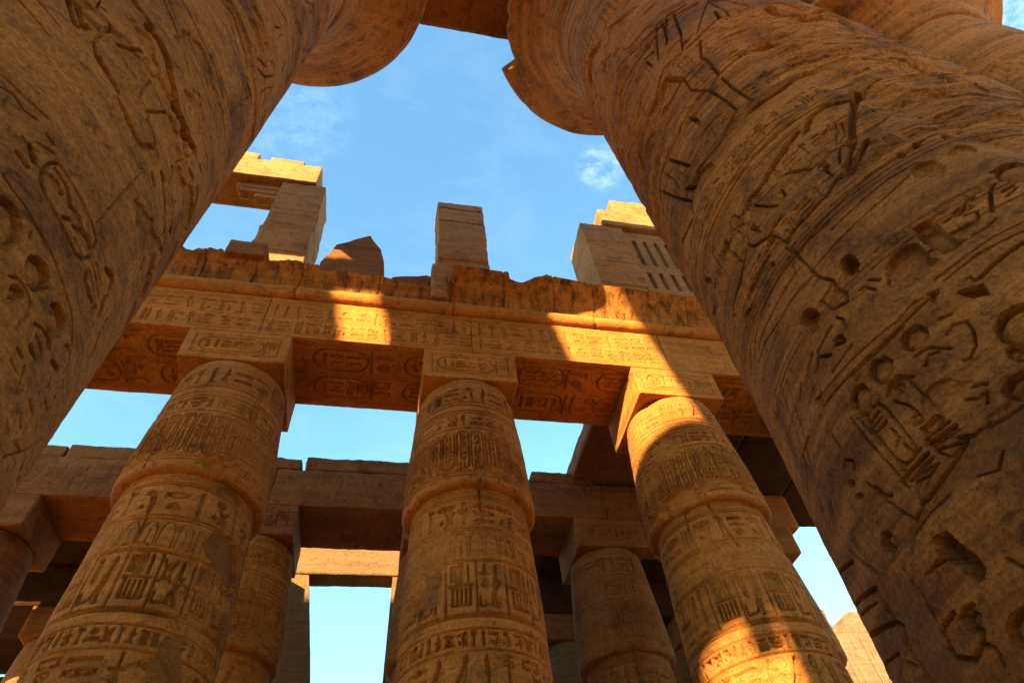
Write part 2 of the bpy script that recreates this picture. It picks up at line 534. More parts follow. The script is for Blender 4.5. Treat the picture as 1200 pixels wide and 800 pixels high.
def stone_block(name, lo, hi, mat, parent=None, res=0.1, edge=0.035, rough=0.012, chip=0.05, carve=None, seed=0, joints=(), warp=None, origin=(0, 0, 0)):
    """a squared stone with worn arrises; carve = {face: HM over that face}; joints = list of z for bed joints"""
    lo, hi = np.array(lo, float), np.array(hi, float)
    ax = [np.linspace(lo[k], hi[k], max(2, int(round((hi[k] - lo[k]) / (res if np.isscalar(res) else res[k]))) + 1)) for k in range(3)]
    ids = [np.arange(len(a)) for a in ax]
    n = [len(a) for a in ax]
    V, Q, key = [], [], []
    H = []
    base = 0
    for k in range(3):
        u, v = [q for q in range(3) if q != k]
        for side in (0, 1):
            A, B = np.meshgrid(ids[u], ids[v])
            P = np.zeros(A.shape + (3,))
            P[..., u] = ax[u][A]
            P[..., v] = ax[v][B]
            P[..., k] = hi[k] if side else lo[k]
            kk = np.zeros(A.shape + (3,), np.int64)
            kk[..., u], kk[..., v], kk[..., k] = A, B, (n[k] - 1 if side else 0)
            dep = np.zeros(A.shape)
            nm = '-+'[side] + 'xyz'[k]
            if carve and nm in carve:
                hm = carve[nm]
                iu = np.clip(np.searchsorted(hm.s, ax[u]), 0, len(hm.s) - 1)
                iv = np.clip(np.searchsorted(hm.z, ax[v]), 0, len(hm.z) - 1)
                dep = hm.c[np.ix_(iv, iu)].astype(float)
                dep[0] = dep[-1] = 0
                dep[:, 0] = dep[:, -1] = 0
            q = grid_quads(A.shape[0], A.shape[1]) + base
            flip = (side == 1) ^ (k == 1)
            if not flip:
                q = q[:, ::-1]
            V.append(P.reshape(-1, 3))
            key.append(kk.reshape(-1, 3))
            H.append(dep.ravel())
            Q.append(q)
            base += A.size
    V, key, H, Q = np.concatenate(V), np.concatenate(key), np.concatenate(H), np.concatenate(Q)
    code = (key[:, 0] * 100003 + key[:, 1]) * 100003 + key[:, 2]
    _, first, inv = np.unique(code, return_index=True, return_inverse=True)
    inv = inv.ravel()
    Hm = np.zeros(len(first))
    np.maximum.at(Hm, inv, H)
    V = V[first]
    Q = inv[Q]
    off = np.array([seed * 7.31, seed * 3.17, seed * 5.77])
    W = V + np.asarray(origin)
    e = edge * (1 + 0.9 * fbm(W * 2.2 + off, 3)) + chip * np.clip(fbm(W * 1.3 + off + 40, 3) * 2.4 - 0.7, 0, 1)
    e = np.minimum(np.maximum(e, 0.004), (hi - lo).min() * 0.45)[:, None]
    c = np.clip(V, lo + e, hi - e)
    d = V - c
    ln = np.linalg.norm(d, axis=1, keepdims=True)
    nrm = d / np.maximum(ln, 1e-9)
    V = c + nrm * e
    r_ = rough * (fbm(W * 2.5 + off, 3) + 0.5 * fbm(W * 9 + off, 3))
    jt = 0
    for z in joints:
        wz = z + 0.012 * vnoise(np.stack([W[:, 0] * 2, W[:, 1] * 2, np.full(len(W), z)], -1))
        jt = np.maximum(jt, 0.05 * np.clip((0.030 - np.abs(V[:, 2] - wz)) / 0.014, 0, 1))
    V = V + nrm * (r_ - Hm - jt)[:, None]
    if warp is not None:
        V = warp(V)
    return raw_mesh(name, V, Q, mat, parent)


def face_hm(lo, hi, face, res):
    k = 'xyz'.index(face[1])
    u, v = [q for q in range(3) if q != k]
    f = lambda q: np.linspace(lo[q], hi[q], max(2, int(round((hi[q] - lo[q]) / (res if np.isscalar(res) else res[q]))) + 1))
    return HM(f(u), f(v))


def rock_prism(name, outline, y0, y1, mat, parent=None, res=0.12, rough=0.03, seed=0, back=None):
    """a broken stone: outline in (x, z) given its own thickness from y0 to y1, rough faces"""
    import bmesh
    bm = bmesh.new()
    back = back or outline
    f = [bm.verts.new((x, y0, z)) for x, z in outline]
    g = [bm.verts.new((x, y1, z)) for x, z in back]
    n = len(f)
    bm.faces.new(f)
    bm.faces.new(g[::-1])
    for i in range(n):
        j = (i + 1) % n
        bm.faces.new((f[j], f[i], g[i], g[j]))
    bmesh.ops.triangulate(bm, faces=bm.faces[:])
    for _ in range(7):
        ed = [e for e in bm.edges if e.calc_length() > res * 1.5]
        if not ed:
            break
        bmesh.ops.subdivide_edges(bm, edges=ed, cuts=1, use_grid_fill=False)
        bmesh.ops.triangulate(bm, faces=bm.faces[:])
    bmesh.ops.recalc_face_normals(bm, faces=bm.faces[:])
    bm.normal_update()
    P = np.array([v.co[:] for v in bm.verts])
    Nn = np.array([v.normal[:] for v in bm.verts])
    P = P + Nn * (rough * (fbm(P * 2.3 + seed * 5.1, 3) + 0.6 * fbm(P * 7 + seed, 3)))[:, None]
    for v, p in zip(bm.verts, P):
        v.co = p
    me = bpy.data.meshes.new(name)
    bm.to_mesh(me)
    bm.free()
    me.materials.append(mat)
    o = bpy.data.objects.new(name, me)
    COL.objects.link(o)
    if parent is not None:
        o.parent = parent
    return o


def revolve(name, cx, cy, zs, prof, theta, depth, mat, parent=None, attr=None, cap=True):
    """surface of revolution round (cx, cy) in world metres; depth (nz, ntheta) is added to the radius; the object's
    origin is its parent's base, so coordinates are local to it"""
    rr = prof[:, None] + depth
    X = rr * np.sin(theta)[None, :]
    Y = rr * np.cos(theta)[None, :]
    Z = np.repeat(zs[:, None], len(theta), 1)
    V = np.stack([X, Y, Z], -1).reshape(-1, 3)
    nz, nt_ = len(zs), len(theta)
    q = grid_quads(nz, nt_, True)[:, ::-1]
    tris = None
    at = attr.ravel() if attr is not None else None
    if cap:
        V = np.concatenate([V, [[0, 0, zs[0]], [0, 0, zs[-1]]]])
        i = np.arange(nt_)
        j = (i + 1) % nt_
        nb = nz * nt_
        tris = np.concatenate([np.stack([i, j, np.full(nt_, nb)], -1), np.stack([(nz - 1) * nt_ + j, (nz - 1) * nt_ + i, np.full(nt_, nb + 1)], -1)])
        if at is not None:
            at = np.concatenate([at, [0, 0]])
    return raw_mesh(name, V, q, mat, parent, tris=tris, attr=at)


def dense_theta(center, r, half, step, coarse=26):
    """angles about an axis: fine on the side that faces the viewer, coarse behind"""
    n = int(2 * half * r / step)
    d = np.linspace(center - half, center + half, n)
    c = np.linspace(center + half, center - half + 2 * PI, coarse + 2)[1:-1]
    return d, np.concatenate([d, c])


# ------------------------------------------------------------------ the great columns of the nave
XL, XR, YB, RL, RR_ = -3.35, 4.5, 2.3, 1.58, 1.68


def T(off, sc, lst):
    """photo pixel coordinates from coordinates read off an enlarged crop"""
    return [(off[0] + x * sc, off[1] + y * sc) for x, y in lst]


WIDE_Z = [0, .25, 2.0, 3.2, 4.25, 5.3, 6.5, 9, 13, 17.2]          # the right shaft: cased and mended foot
WIDE_R = [.97, 1.04, 1.07, 1.07, 1.045, 1.015, .995, 1.01, 1.0, .955]


class ColumnTracer:
    """turns features seen in the photograph into (arc length, height) on a column's own surface"""

    def __init__(self, hm, cx, cy, r, th0, wide=False):
        self.wide = wide
        self.hm, self.cx, self.cy, self.r, self.th0 = hm, cx, cy, r, th0

    def hit(self, x, y):
        d = ray(x, y)
        a = d[0] ** 2 + d[1] ** 2
        ox, oy = -self.cx, -self.cy
        b = d[0] * ox + d[1] * oy
        r = self.r
        for _ in range(3):
            c = ox * ox + oy * oy - r ** 2
            disc = max(b * b - a * c, 0.0)
            t = (-b - math.sqrt(disc)) / a
            p = CAM + d * t
            r = self.r * (np.interp(p[2], WIDE_Z, WIDE_R) if self.wide else 1.0)
        th = math.atan2(p[0] - self.cx, p[1] - self.cy)
        th = (th - self.th0 + PI) % (2 * PI) - PI
        return th * self.r, p[2], t

    def S(self, pts, w, dep=1.0):
        q = [self.hit(*p) for p in pts]
        t = sum(a[2] for a in q) / len(q)
        wm = max(w * t / FPX, 0.010)
        self.hm.stroke([a[:2] for a in q], wm, min(0.016 + 2.3 * wm, 0.20) * dep, soft=max(wm * .15, .005))

    def D(self, pts, dep=0.04, rise=0.05):
        q = [self.hit(*p) for p in pts]
        self.hm.fill([a[:2] for a in q], dep * 1.5, edge=0.007, rise=rise * .5)

    def F(self, pts, dep=0.03):
        q = [self.hit(*p) for p in pts]
        self.hm.fill([a[:2] for a in q], dep * 1.4, edge=0.007)

    def H(self, x, y, rx, ry=None, dep=0.07):
        self.F(circ(x, y, rx, ry or rx, 11), dep)

    def E(self, pts):
        q = [self.hit(*p) for p in pts]
        self.hm.eroded([a[:2] for a in q])

    def P(self, pts, dep=0.0):
        q = [self.hit(*p) for p in pts]
        self.hm.smooth_patch([a[:2] for a in q], dep)


def trace_left(tr):
    def s(off, sc, rows):
        for w, pts in rows:
            tr.S(T(off, sc, pts), w)
    a = ((0, 0), .175)
    s(*a, [(8, [(455, 0), (480, 90), (505, 170)]), (7, [(515, 0), (545, 90), (565, 175)]), (4, [(575, 205), (605, 255)]),
           (8, [(635, 285), (655, 400), (710, 490), (770, 590), (830, 700), (880, 800)]), (3, [(640, 280), (700, 210), (745, 200), (720, 160)]),
           (12, [(990, 200), (1060, 280), (1110, 400), (1140, 520), (1175, 650), (1195, 760), (1245, 900), (1300, 1010)]), (7, [(880, 0), (920, 60), (960, 110), (1010, 190)]),
           (2.5, [(780, 300), (830, 370), (870, 450), (925, 520)]), (3, [(1020, 540), (970, 600), (955, 650), (990, 720), (1015, 800)]), (4, [(1010, 750), (1130, 750)]),
           (3, [(640, 30), (710, 85)]), (2, [(640, 60), (670, 10)]), (1.5, [(120, 0), (325, 245)]), (1.5, [(240, 0), (400, 190)]),
           (3, [(0, 500), (80, 570), (130, 620), (200, 690), (320, 800)]), (3, [(0, 590), (90, 640), (150, 740), (240, 800)]), (5, [(800, 290), (860, 320), (940, 350)])])
    s((180, 0), .175, [(3, [(180, 0), (230, 80), (300, 230), (360, 350), (410, 440), (430, 520)]), (5, [(480, 0), (540, 80), (570, 150), (600, 250), (640, 400), (650, 470)]),
           (1.5, [(500, 130), (545, 240), (580, 360)]), (1.5, [(520, 140), (590, 360)]), (5, [(640, 450), (630, 560), (655, 650), (655, 720)]),
           (2.5, [(755, 0), (790, 80), (815, 180), (855, 190)]), (2, [(805, 0), (850, 70), (900, 150)]), (2, [(870, 230), (830, 270)]),
           (3, [(690, 330), (700, 390), (765, 460)]), (3, [(700, 460), (750, 520), (810, 510), (815, 430)]), (4, [(860, 490), (890, 410)]), (2, [(600, 540), (590, 680)]),
           (2, [(510, 640), (505, 700)]), (2, [(520, 640), (525, 720)]), (3, [(520, 760), (560, 720), (640, 650)]), (3, [(450, 740), (465, 800)]), (2, [(710, 680), (690, 780)]),
           (2.5, [(720, 620), (780, 590)]), (3, [(940, 0), (960, 120), (1000, 250)]), (3, [(990, 150), (1000, 240)]), (2, [(200, 210), (240, 300)]), (2, [(60, 0), (160, 250), (230, 400), (300, 640), (330, 800)])])
    c = ((0, 140), .175)
    s(*c, [(8, [(870, 0), (920, 100), (965, 185), (1050, 180)]), (5, [(1050, 180), (1075, 250)]), (4, [(1000, 0), (1040, 80), (1055, 170)]),
           (4, [(265, 370), (255, 420), (280, 500), (330, 590), (380, 690), (430, 800), (480, 900), (520, 938), (570, 923), (610, 853), (625, 800), (600, 700), (550, 590), (490, 480), (430, 370), (380, 300), (330, 295), (290, 330), (265, 370)]),
           (5, [(330, 385), (370, 430), (395, 490), (390, 500)]), (5, [(360, 340), (430, 450), (450, 580), (500, 640), (530, 730), (560, 800)]), (5, [(400, 660), (440, 670)]),
           (5, [(470, 720), (500, 740)]), (8, [(110, 235), (160, 310)]), (6, [(190, 190), (215, 290)]), (4, [(140, 125), (160, 155)]), (3, [(240, 160), (350, 230)]), (5, [(310, 110), (345, 165)]),
           (1.6, [(0, 370), (60, 480), (140, 580), (210, 700), (260, 800)]), (3, [(180, 760), (175, 800)]), (5, [(1010, 370), (1020, 440)]), (6, [(1070, 360), (1090, 400)]),
           (5, [(1075, 400), (1090, 560), (1085, 790)]), (5, [(1160, 700), (1145, 790)]), (5, [(1180, 330), (1150, 430)]), (3, [(1110, 640), (1190, 550)]), (2, [(1000, 270), (960, 330), (900, 400), (730, 590), (630, 700)])])
    tr.D(T(*c, [(-70, 530), (0, 520), (60, 560), (110, 640), (125, 740), (100, 830), (40, 870), (-60, 860), (-120, 700)]), .04)
    s((130, 140), .175, [(2, [(490, 200), (500, 240), (520, 250), (545, 220), (545, 175), (525, 155), (505, 200), (485, 260), (450, 300)]), (2, [(500, 240), (505, 300)]), (5, [(590, 310), (600, 345)]),
           (6, [(520, 340), (545, 400), (520, 440)]), (7, [(575, 460), (565, 540), (540, 620)]), (5, [(430, 310), (420, 400)]), (6, [(420, 690), (405, 790)]), (3, [(745, 0), (770, 130)]),
           (2.5, [(910, 110), (850, 200), (740, 310), (700, 450), (680, 520)]), (2, [(640, 240), (630, 400)]), (6, [(480, 0), (520, 80)])])
    e = ((0, 270), .175)
    s(*e, [(3, [(470, 50), (500, 110), (520, 170)]), (6, [(520, 0), (560, 60)]), (8, [(570, 60), (580, 120)]), (2, [(230, 0), (320, 160), (390, 350), (450, 540), (460, 760)]),
           (3, [(30, 310), (90, 320), (150, 400), (175, 480), (150, 570), (80, 650)]), (3, [(200, 625), (250, 650), (290, 730), (300, 800)]), (5, [(210, 700), (235, 760), (240, 800)]), (5, [(170, 770), (180, 800)]),
           (6, [(550, 280), (545, 340), (570, 430), (595, 480)]), (2.5, [(570, 260), (610, 440)]), (2.5, [(595, 220), (640, 440)]), (2.5, [(620, 210), (650, 330)]), (7, [(690, 260), (735, 320), (720, 380), (700, 440)]),
           (8, [(680, 460), (650, 560)]), (5, [(590, 540), (620, 510)]), (5, [(700, 590), (680, 640)]), (5, [(650, 690), (620, 790)]), (9, [(1010, 290), (950, 400)]), (4, [(1150, 0), (1110, 150), (1030, 250)]),
           (3, [(1050, 60), (1050, 100)]), (4, [(1090, 0), (1090, 40)]), (4, [(420, 770), (450, 780)])])
    tr.D(T(*e, [(180, 170), (230, 175), (280, 230), (305, 310), (290, 390), (250, 430), (200, 420), (155, 370), (140, 290), (150, 210)]), .045)
    tr.D(T(*e, [(320, 480), (370, 485), (405, 560), (410, 640), (370, 710), (320, 720), (285, 670), (275, 580)]), .045)
    tr.D(T(*e, [(40, 370), (90, 365), (130, 410), (125, 460), (80, 480), (20, 460)]), .04)
    s((0, 400), .225, [(3, [(320, 20), (350, 50), (340, 110), (300, 170)]), (5, [(65, 40), (90, 80)]), (5, [(130, 30), (160, 90)]), (4, [(180, 0), (190, 60)]), (3, [(30, 100), (65, 170)]),
           (4, [(240, 190), (225, 230)]), (5, [(250, 100), (280, 150)]), (3, [(310, 190), (310, 250)]), (4, [(215, 310), (225, 350)]), (3, [(270, 280), (260, 300)]), (4, [(490, 0), (470, 50)]),
           (3, [(15, 400), (20, 480)]), (3, [(80, 400), (85, 450)]), (2, [(0, 600), (120, 560), (210, 500)]), (3, [(100, 130), (60, 260)]), (3, [(130, 300), (150, 380)]), (3, [(60, 520), (90, 580)]), (3, [(170, 420), (160, 470)])])


def trace_right(tr):
    def s(off, sc, rows):
        for w, pts in rows:
            tr.S(T(off, sc, pts), w)
    s((660, 0), .2, [(3, [(555, 350), (545, 150), (575, 120), (610, 235)]), (3, [(605, 260), (605, 100), (640, 70), (690, 200), (690, 290)]), (2, [(555, 175), (610, 140)]),
           (4, [(560, 490), (590, 400), (700, 300), (800, 210), (915, 105), (890, 70)]), (2, [(850, 10), (820, 80), (785, 190)]), (2.5, [(850, 15), (900, 40), (970, 75), (920, 105)]), (2, [(850, 10), (1000, 10), (1200, 30)]),
           (3, [(800, 240), (800, 330), (850, 360), (910, 440)]), (4, [(910, 440), (1000, 360), (1100, 280), (1200, 225)]), (3, [(910, 440), (855, 520), (780, 590), (700, 720), (670, 790)]), (3, [(930, 460), (1010, 530), (1110, 590)]),
           (3, [(740, 530), (850, 530), (920, 570), (1010, 640)]), (4, [(1015, 650), (940, 790)]), (3, [(330, 370), (440, 270), (540, 180), (640, 110), (780, 30)]), (4, [(320, 560), (360, 440), (440, 340), (540, 220)]),
           (6, [(500, 640), (560, 500)]), (5, [(560, 640), (620, 560), (660, 480)]), (5, [(170, 450), (200, 360)]), (4, [(600, 460), (700, 460), (740, 520)]), (3, [(740, 690), (800, 730)]), (3, [(770, 690), (800, 720)]),
           (2, [(860, 720), (830, 760)]), (2, [(890, 690), (850, 740)]), (4, [(470, 340), (530, 310)]), (3, [(480, 360), (520, 390)]), (7, [(480, 790), (520, 680), (540, 640)]), (3, [(260, 170), (330, 120), (440, 40)])])
    tr.F(T((660, 0), .2, [(1100, 190), (1120, 110), (1190, 70), (1260, 120), (1230, 200), (1150, 215)]), .05)
    tr.F(T((660, 0), .2, [(590, 460), (700, 455), (745, 520), (700, 640), (650, 800), (490, 800), (540, 620)]), .045)
    tr.F(T((660, 0), .2, [(150, 330), (215, 235), (240, 300), (300, 330), (280, 420), (200, 640), (150, 560)]), .06)
    s((880, 0), .2667, [(5, [(480, 420), (500, 380), (560, 340), (615, 325)]), (9, [(470, 400), (450, 470), (440, 560), (445, 640)]), (8, [(240, 580), (260, 520), (320, 470), (400, 450), (450, 440)]), (5, [(450, 650), (415, 750)]),
           (6, [(510, 620), (470, 690), (435, 760)]), (4, [(680, 410), (640, 470), (580, 540), (500, 590)]), (2, [(370, 540), (370, 630)]), (2.5, [(360, 665), (425, 640)]), (2.5, [(390, 660), (390, 720)]), (2.5, [(400, 540), (410, 580), (380, 630)]),
           (9, [(60, 790), (120, 700), (200, 590)]), (4, [(700, 560), (800, 510), (930, 465)]), (3, [(740, 420), (780, 400)]), (2, [(1000, 490), (900, 540), (780, 610), (660, 690), (500, 785)]), (4, [(690, 470), (640, 500)]),
           (8, [(510, 230), (620, 240), (740, 270), (900, 330), (1050, 370)]), (6, [(330, 180), (480, 170)]), (11, [(70, 20), (200, 40), (330, 30), (420, 60)]), (8, [(0, 490), (130, 400), (260, 300), (420, 230)]), (3, [(140, 320), (200, 270), (250, 235)]),
           (3, [(60, 280), (200, 200), (350, 140)]), (4, [(0, 210), (80, 170)]), (1.8, [(0, 600), (200, 480), (400, 350), (530, 290)]), (1.8, [(0, 690), (200, 530), (400, 420)]), (3, [(1020, 600), (1060, 580), (1200, 560)]), (5, [(1060, 760), (1110, 730), (1200, 720)])])
    for x, y, rx, ry in ((860, 597, 7, 5), (725, 645, 5, 4), (660, 687, 6, 4), (915, 570, 4, 3), (325, 730, 4, 3)):
        px, py = T((880, 0), .2667, [(x, y)])[0]
        tr.H(px, py, rx, ry, .05)
    tr.F(T((880, 0), .2667, [(860, 680), (900, 640), (960, 630), (1000, 650), (980, 690), (920, 715)]), .022)
    tr.F(T((880, 0), .2667, [(705, 750), (740, 720), (800, 710), (860, 740), (840, 785), (720, 785)]), .025)
    tr.F(T((880, 0), .2667, [(10, 140), (40, 70), (110, 45), (260, 60), (420, 70), (500, 120), (430, 130), (300, 110), (120, 130), (40, 170)]), .06)
    s((700, 140), .2, [(7, [(850, 550), (880, 480), (960, 390), (1020, 280), (1100, 190)]), (2.5, [(1150, 0), (1000, 140), (870, 270), (790, 400), (700, 560), (650, 680), (630, 800)]), (1.5, [(1040, 0), (920, 120), (800, 250), (740, 330)]),
           (1.5, [(1100, 0), (960, 130), (850, 260), (770, 380), (690, 520)]), (4, [(420, 240), (540, 275)]), (4, [(510, 410), (555, 390), (575, 310), (650, 220), (720, 140), (790, 0)]), (3, [(400, 320), (440, 350), (480, 410)]),
           (4, [(380, 425), (480, 470), (550, 480), (560, 550)]), (4, [(555, 590), (510, 690), (500, 720)]), (2, [(490, 710), (420, 610), (370, 500), (370, 420)]), (3, [(370, 480), (365, 350), (430, 180), (490, 60)]),
           (2, [(775, 600), (800, 560), (825, 580), (825, 620), (800, 650), (780, 630), (775, 600)]), (2, [(850, 610), (810, 680)]), (2, [(820, 650), (845, 670)]), (6, [(780, 710), (740, 790)]), (2, [(680, 750), (680, 800)]),
           (6, [(1190, 600), (1110, 720)]), (4, [(1080, 570), (1000, 690), (930, 740), (880, 740), (880, 690)]), (6, [(1030, 690), (1000, 740)]), (3, [(920, 500), (990, 510), (1060, 505)]), (2, [(1060, 370), (950, 480)]), (3, [(1100, 320), (1200, 300)]),
           (4, [(900, 640), (950, 660)]), (3, [(910, 620), (940, 640)])])
    tr.F(T((700, 140), .2, [(510, 410), (560, 390), (580, 310), (660, 250), (690, 280), (650, 350), (600, 420), (560, 440)]), .035)
    d = ((900, 130), .25)
    s(*d, [(4, [(85, 610), (180, 500), (290, 380), (310, 330), (350, 290)]), (2.5, [(20, 580), (90, 620), (180, 720), (240, 790)]), (2, [(960, 20), (820, 90), (680, 170), (560, 250), (440, 340), (330, 440), (200, 590), (60, 780)]),
           (2, [(660, 310), (560, 400), (430, 510), (330, 610), (200, 760)]), (1.5, [(600, 300), (440, 430), (300, 560)]), (1.5, [(700, 250), (560, 330), (430, 430)]), (3, [(830, 520), (900, 470), (930, 420), (965, 405)]),
           (3, [(860, 570), (940, 540), (990, 500), (980, 470), (920, 490)]), (4, [(1060, 350), (1040, 370), (1050, 470)]), (3, [(960, 580), (1030, 540), (1070, 500)]), (4, [(1100, 380), (1150, 350)]), (3, [(1120, 400), (1165, 360)]),
           (2, [(780, 790), (900, 700), (1050, 590), (1200, 520)]), (2, [(830, 790), (1000, 660), (1200, 560)]), (5, [(990, 780), (1100, 680), (1200, 610)]), (3, [(100, 285), (200, 275)]), (4, [(60, 370), (80, 400)]), (3, [(270, 280), (310, 310)]),
           (2, [(600, 800), (720, 690), (850, 590), (1000, 490), (1200, 390)])])
    tr.H(*T(*d, [(382, 725)])[0], 11, 12, .10)
    tr.H(*T(*d, [(270, 260)])[0], 4, 3, .05)
    tr.F(T(*d, [(680, 550), (740, 510), (800, 540), (870, 600), (930, 600), (880, 640), (830, 670), (770, 640), (720, 610)]), .05)
    tr.F(T(*d, [(550, 740), (580, 680), (640, 630), (700, 620), (760, 690), (800, 690), (740, 760), (600, 800)]), .045)
    tr.D(T(*d, [(1060, 290), (1100, 255), (1200, 235), (1290, 260), (1280, 320), (1160, 340), (1080, 320)]), .04)
    e = ((820, 280), .2)
    s(*e, [(2, [(20, 300), (20, 150), (40, 20)]), (2.5, [(75, 50), (80, 100), (180, 240)]), (7, [(150, 20), (145, 80)]), (3, [(190, 80), (260, 150), (275, 60)]), (2, [(60, 250), (140, 330)]), (6, [(400, 110), (340, 230), (290, 340)]),
           (3, [(320, 375), (315, 400)]), (6, [(300, 410), (270, 450), (275, 510)]), (2, [(300, 450), (330, 500)]), (4, [(260, 150), (240, 260), (200, 380), (200, 500)]), (6, [(90, 400), (80, 450)]), (6, [(240, 690), (255, 750)]),
           (6, [(300, 660), (300, 790)]), (3, [(195, 620), (210, 700)]), (2.5, [(530, 110), (440, 270), (370, 430), (330, 580), (320, 700)]), (2, [(660, 220), (560, 330), (470, 480), (390, 600), (350, 720)]), (1.5, [(600, 160), (500, 300), (420, 450), (350, 620)]),
           (2.5, [(500, 50), (560, 95), (650, 180), (700, 220)]), (3.5, [(700, 230), (780, 240), (800, 290), (860, 320), (870, 370), (780, 415), (710, 365), (760, 300), (780, 240)]), (4, [(770, 515), (695, 655)]), (4, [(890, 630), (780, 780)]),
           (3, [(800, 460), (840, 470), (860, 520)]), (5, [(790, 590), (830, 570), (850, 600), (800, 620)]), (3, [(690, 660), (700, 740), (680, 780)]), (4, [(660, 670), (630, 790)]), (4, [(710, 690), (770, 680)]), (3, [(1190, 510), (1090, 620), (980, 720), (900, 800)]),
           (3, [(940, 300), (970, 280), (1030, 300)]), (3, [(990, 240), (1060, 240)]), (3, [(1100, 200), (1110, 260)])])
    tr.H(*T(*e, [(880, 155)])[0], 11, 12, .10)
    tr.H(*T(*e, [(650, 480)])[0], 12, 15, .085)
    tr.H(*T(*e, [(50, 245)])[0], 4, 4, .05)
    tr.H(*T(*e, [(430, 150)])[0], 3, 3, .04)
    f = ((960, 320), .2)
    tr.D(T(*f, [(475, 400), (500, 340), (570, 300), (630, 320), (640, 370), (610, 430), (550, 460), (490, 450)]), .045, .04)
    tr.D(T(*f, [(295, 570), (320, 510), (380, 485), (430, 510), (435, 570), (400, 640), (350, 660), (305, 630)]), .045, .04)
    tr.D(T(*f, [(185, 720), (210, 665), (260, 650), (300, 690), (305, 770), (290, 830), (230, 850), (195, 800)]), .045, .04)
    tr.D(T(*f, [(430, 670), (460, 635), (505, 650), (500, 700), (460, 710)]), .035, .02)
    tr.D(T(*f, [(1015, 330), (1060, 240), (1130, 190), (1250, 160), (1300, 300), (1250, 420), (1100, 410), (1040, 380)]), .055, .05)
    tr.D(T(*f, [(1085, 440), (1120, 420), (1200, 430), (1260, 480), (1180, 520), (1100, 490)]), .04)
    tr.D(T(*f, [(1065, 690), (1100, 610), (1200, 560), (1300, 560), (1300, 700), (1200, 740), (1080, 720)]), .055, .05)
    tr.F(T(*f, [(800, 110), (880, 80), (960, 60), (1000, 120), (900, 140)]), .07)
    s(*f, [(3, [(30, 780), (180, 600), (330, 450), (470, 320), (600, 190), (690, 100)]), (1.5, [(0, 740), (150, 560), (300, 410), (460, 280), (560, 160)]), (3, [(400, 720), (410, 650), (460, 600), (550, 610)]), (3, [(560, 490), (640, 435), (770, 440)]),
           (3, [(740, 360), (780, 300), (860, 280), (900, 330), (915, 430), (880, 500), (840, 510)]), (3, [(625, 540), (640, 480), (700, 460)]), (3, [(880, 660), (980, 650)]), (3, [(860, 740), (930, 730), (980, 690), (985, 760)]),
           (4, [(660, 160), (690, 110), (640, 120)]), (3, [(700, 270), (740, 250), (770, 240)]), (2, [(540, 190), (600, 150)]), (2, [(560, 210), (620, 165)]), (2, [(850, 40), (880, 15), (910, 40)])])
    g = ((900, 440), .25)
    s(*g, [(3.5, [(470, 210), (480, 160), (520, 130), (560, 160), (600, 210), (640, 260), (690, 330), (680, 390), (640, 415), (600, 390), (540, 320), (490, 250), (470, 210)]), (3.5, [(565, 90), (590, 20), (640, 10), (700, 60), (760, 130), (820, 200), (810, 250), (760, 280), (720, 250)]),
           (4, [(485, 220), (520, 170)]), (4, [(515, 260), (555, 220)]), (3, [(500, 240), (535, 195)]), (3, [(680, 200), (710, 180), (730, 210), (700, 230), (680, 200)]), (3, [(735, 265), (805, 200)]), (3, [(725, 250), (790, 190)]), (3, [(590, 120), (660, 140), (700, 170)]),
           (3, [(580, 250), (620, 290), (600, 330)]), (3, [(640, 320), (670, 350)]), (5, [(645, 475), (750, 365)]), (3, [(668, 495), (775, 385)]), (3, [(625, 445), (720, 345)]), (5, [(760, 320), (880, 235)]), (3, [(778, 335), (895, 255)]), (3, [(745, 300), (850, 215)]),
           (2.5, [(670, 490), (800, 410), (760, 470), (690, 500)]), (2.5, [(790, 350), (930, 310), (860, 380), (800, 360)]), (3, [(390, 200), (480, 320), (580, 430), (660, 530)]), (2, [(420, 200), (520, 300), (650, 450)]), (3, [(460, 500), (560, 590), (680, 670)]),
           (3, [(355, 430), (360, 395), (400, 400), (405, 440)]), (4, [(500, 520), (530, 545)]), (4, [(540, 560), (580, 560)]), (3, [(300, 280), (340, 340)]), (2, [(60, 60), (130, 250), (180, 420), (190, 560)]), (2, [(90, 30), (160, 240), (200, 420)]),
           (4, [(155, 40), (150, 110)]), (4, [(250, 80), (235, 110)]), (3, [(190, 290), (160, 380)]), (3, [(240, 570), (260, 650), (300, 740)])])
    tr.D(T(*g, [(585, 60), (610, 25), (640, 50), (620, 80)]), .03, .02)
    tr.H(*T(*g, [(390, 505)])[0], 4, 5, .05)
    tr.H(*T(*g, [(430, 565)])[0], 5, 4, .05)
    # long weathered zones where the carved skin has flaked away in beds
    tr.E([(870, -20), (1000, 10), (1230, 118), (1230, 190), (1120, 160), (1010, 112), (900, 75), (850, 30)])
    tr.E([(685, 100), (750, 80), (790, 130), (770, 230), (800, 330), (850, 420), (825, 400), (760, 280), (700, 160)])
    # sets of fine ring lines and ladder bands round the shaft
    rg = random.Random(77)
    for z0, n_, lad in ((4.86, 3, 1), (5.52, 4, 0), (6.15, 3, 1), (6.75, 4, 0), (7.5, 3, 1), (8.3, 4, 0)):
        for k in range(n_):
            tr.hm.hline(z0 + k * .055 + rg.uniform(-.008, .008), .011, .014, .006)
        if lad:
            x = -2.3
            while x < 2.3:
                tr.hm.stroke([(x, z0 + .06), (x, z0 + .105)], .012, .012)
                x += rg.uniform(.035, .09)
    for za, zb in ((5.77, 5.95), (6.34, 6.52), (6.98, 7.24), (7.68, 7.98), (8.52, 8.84)):
        text_row(tr.hm, -2.2, 2.2, za, zb, rg, .020, .013)
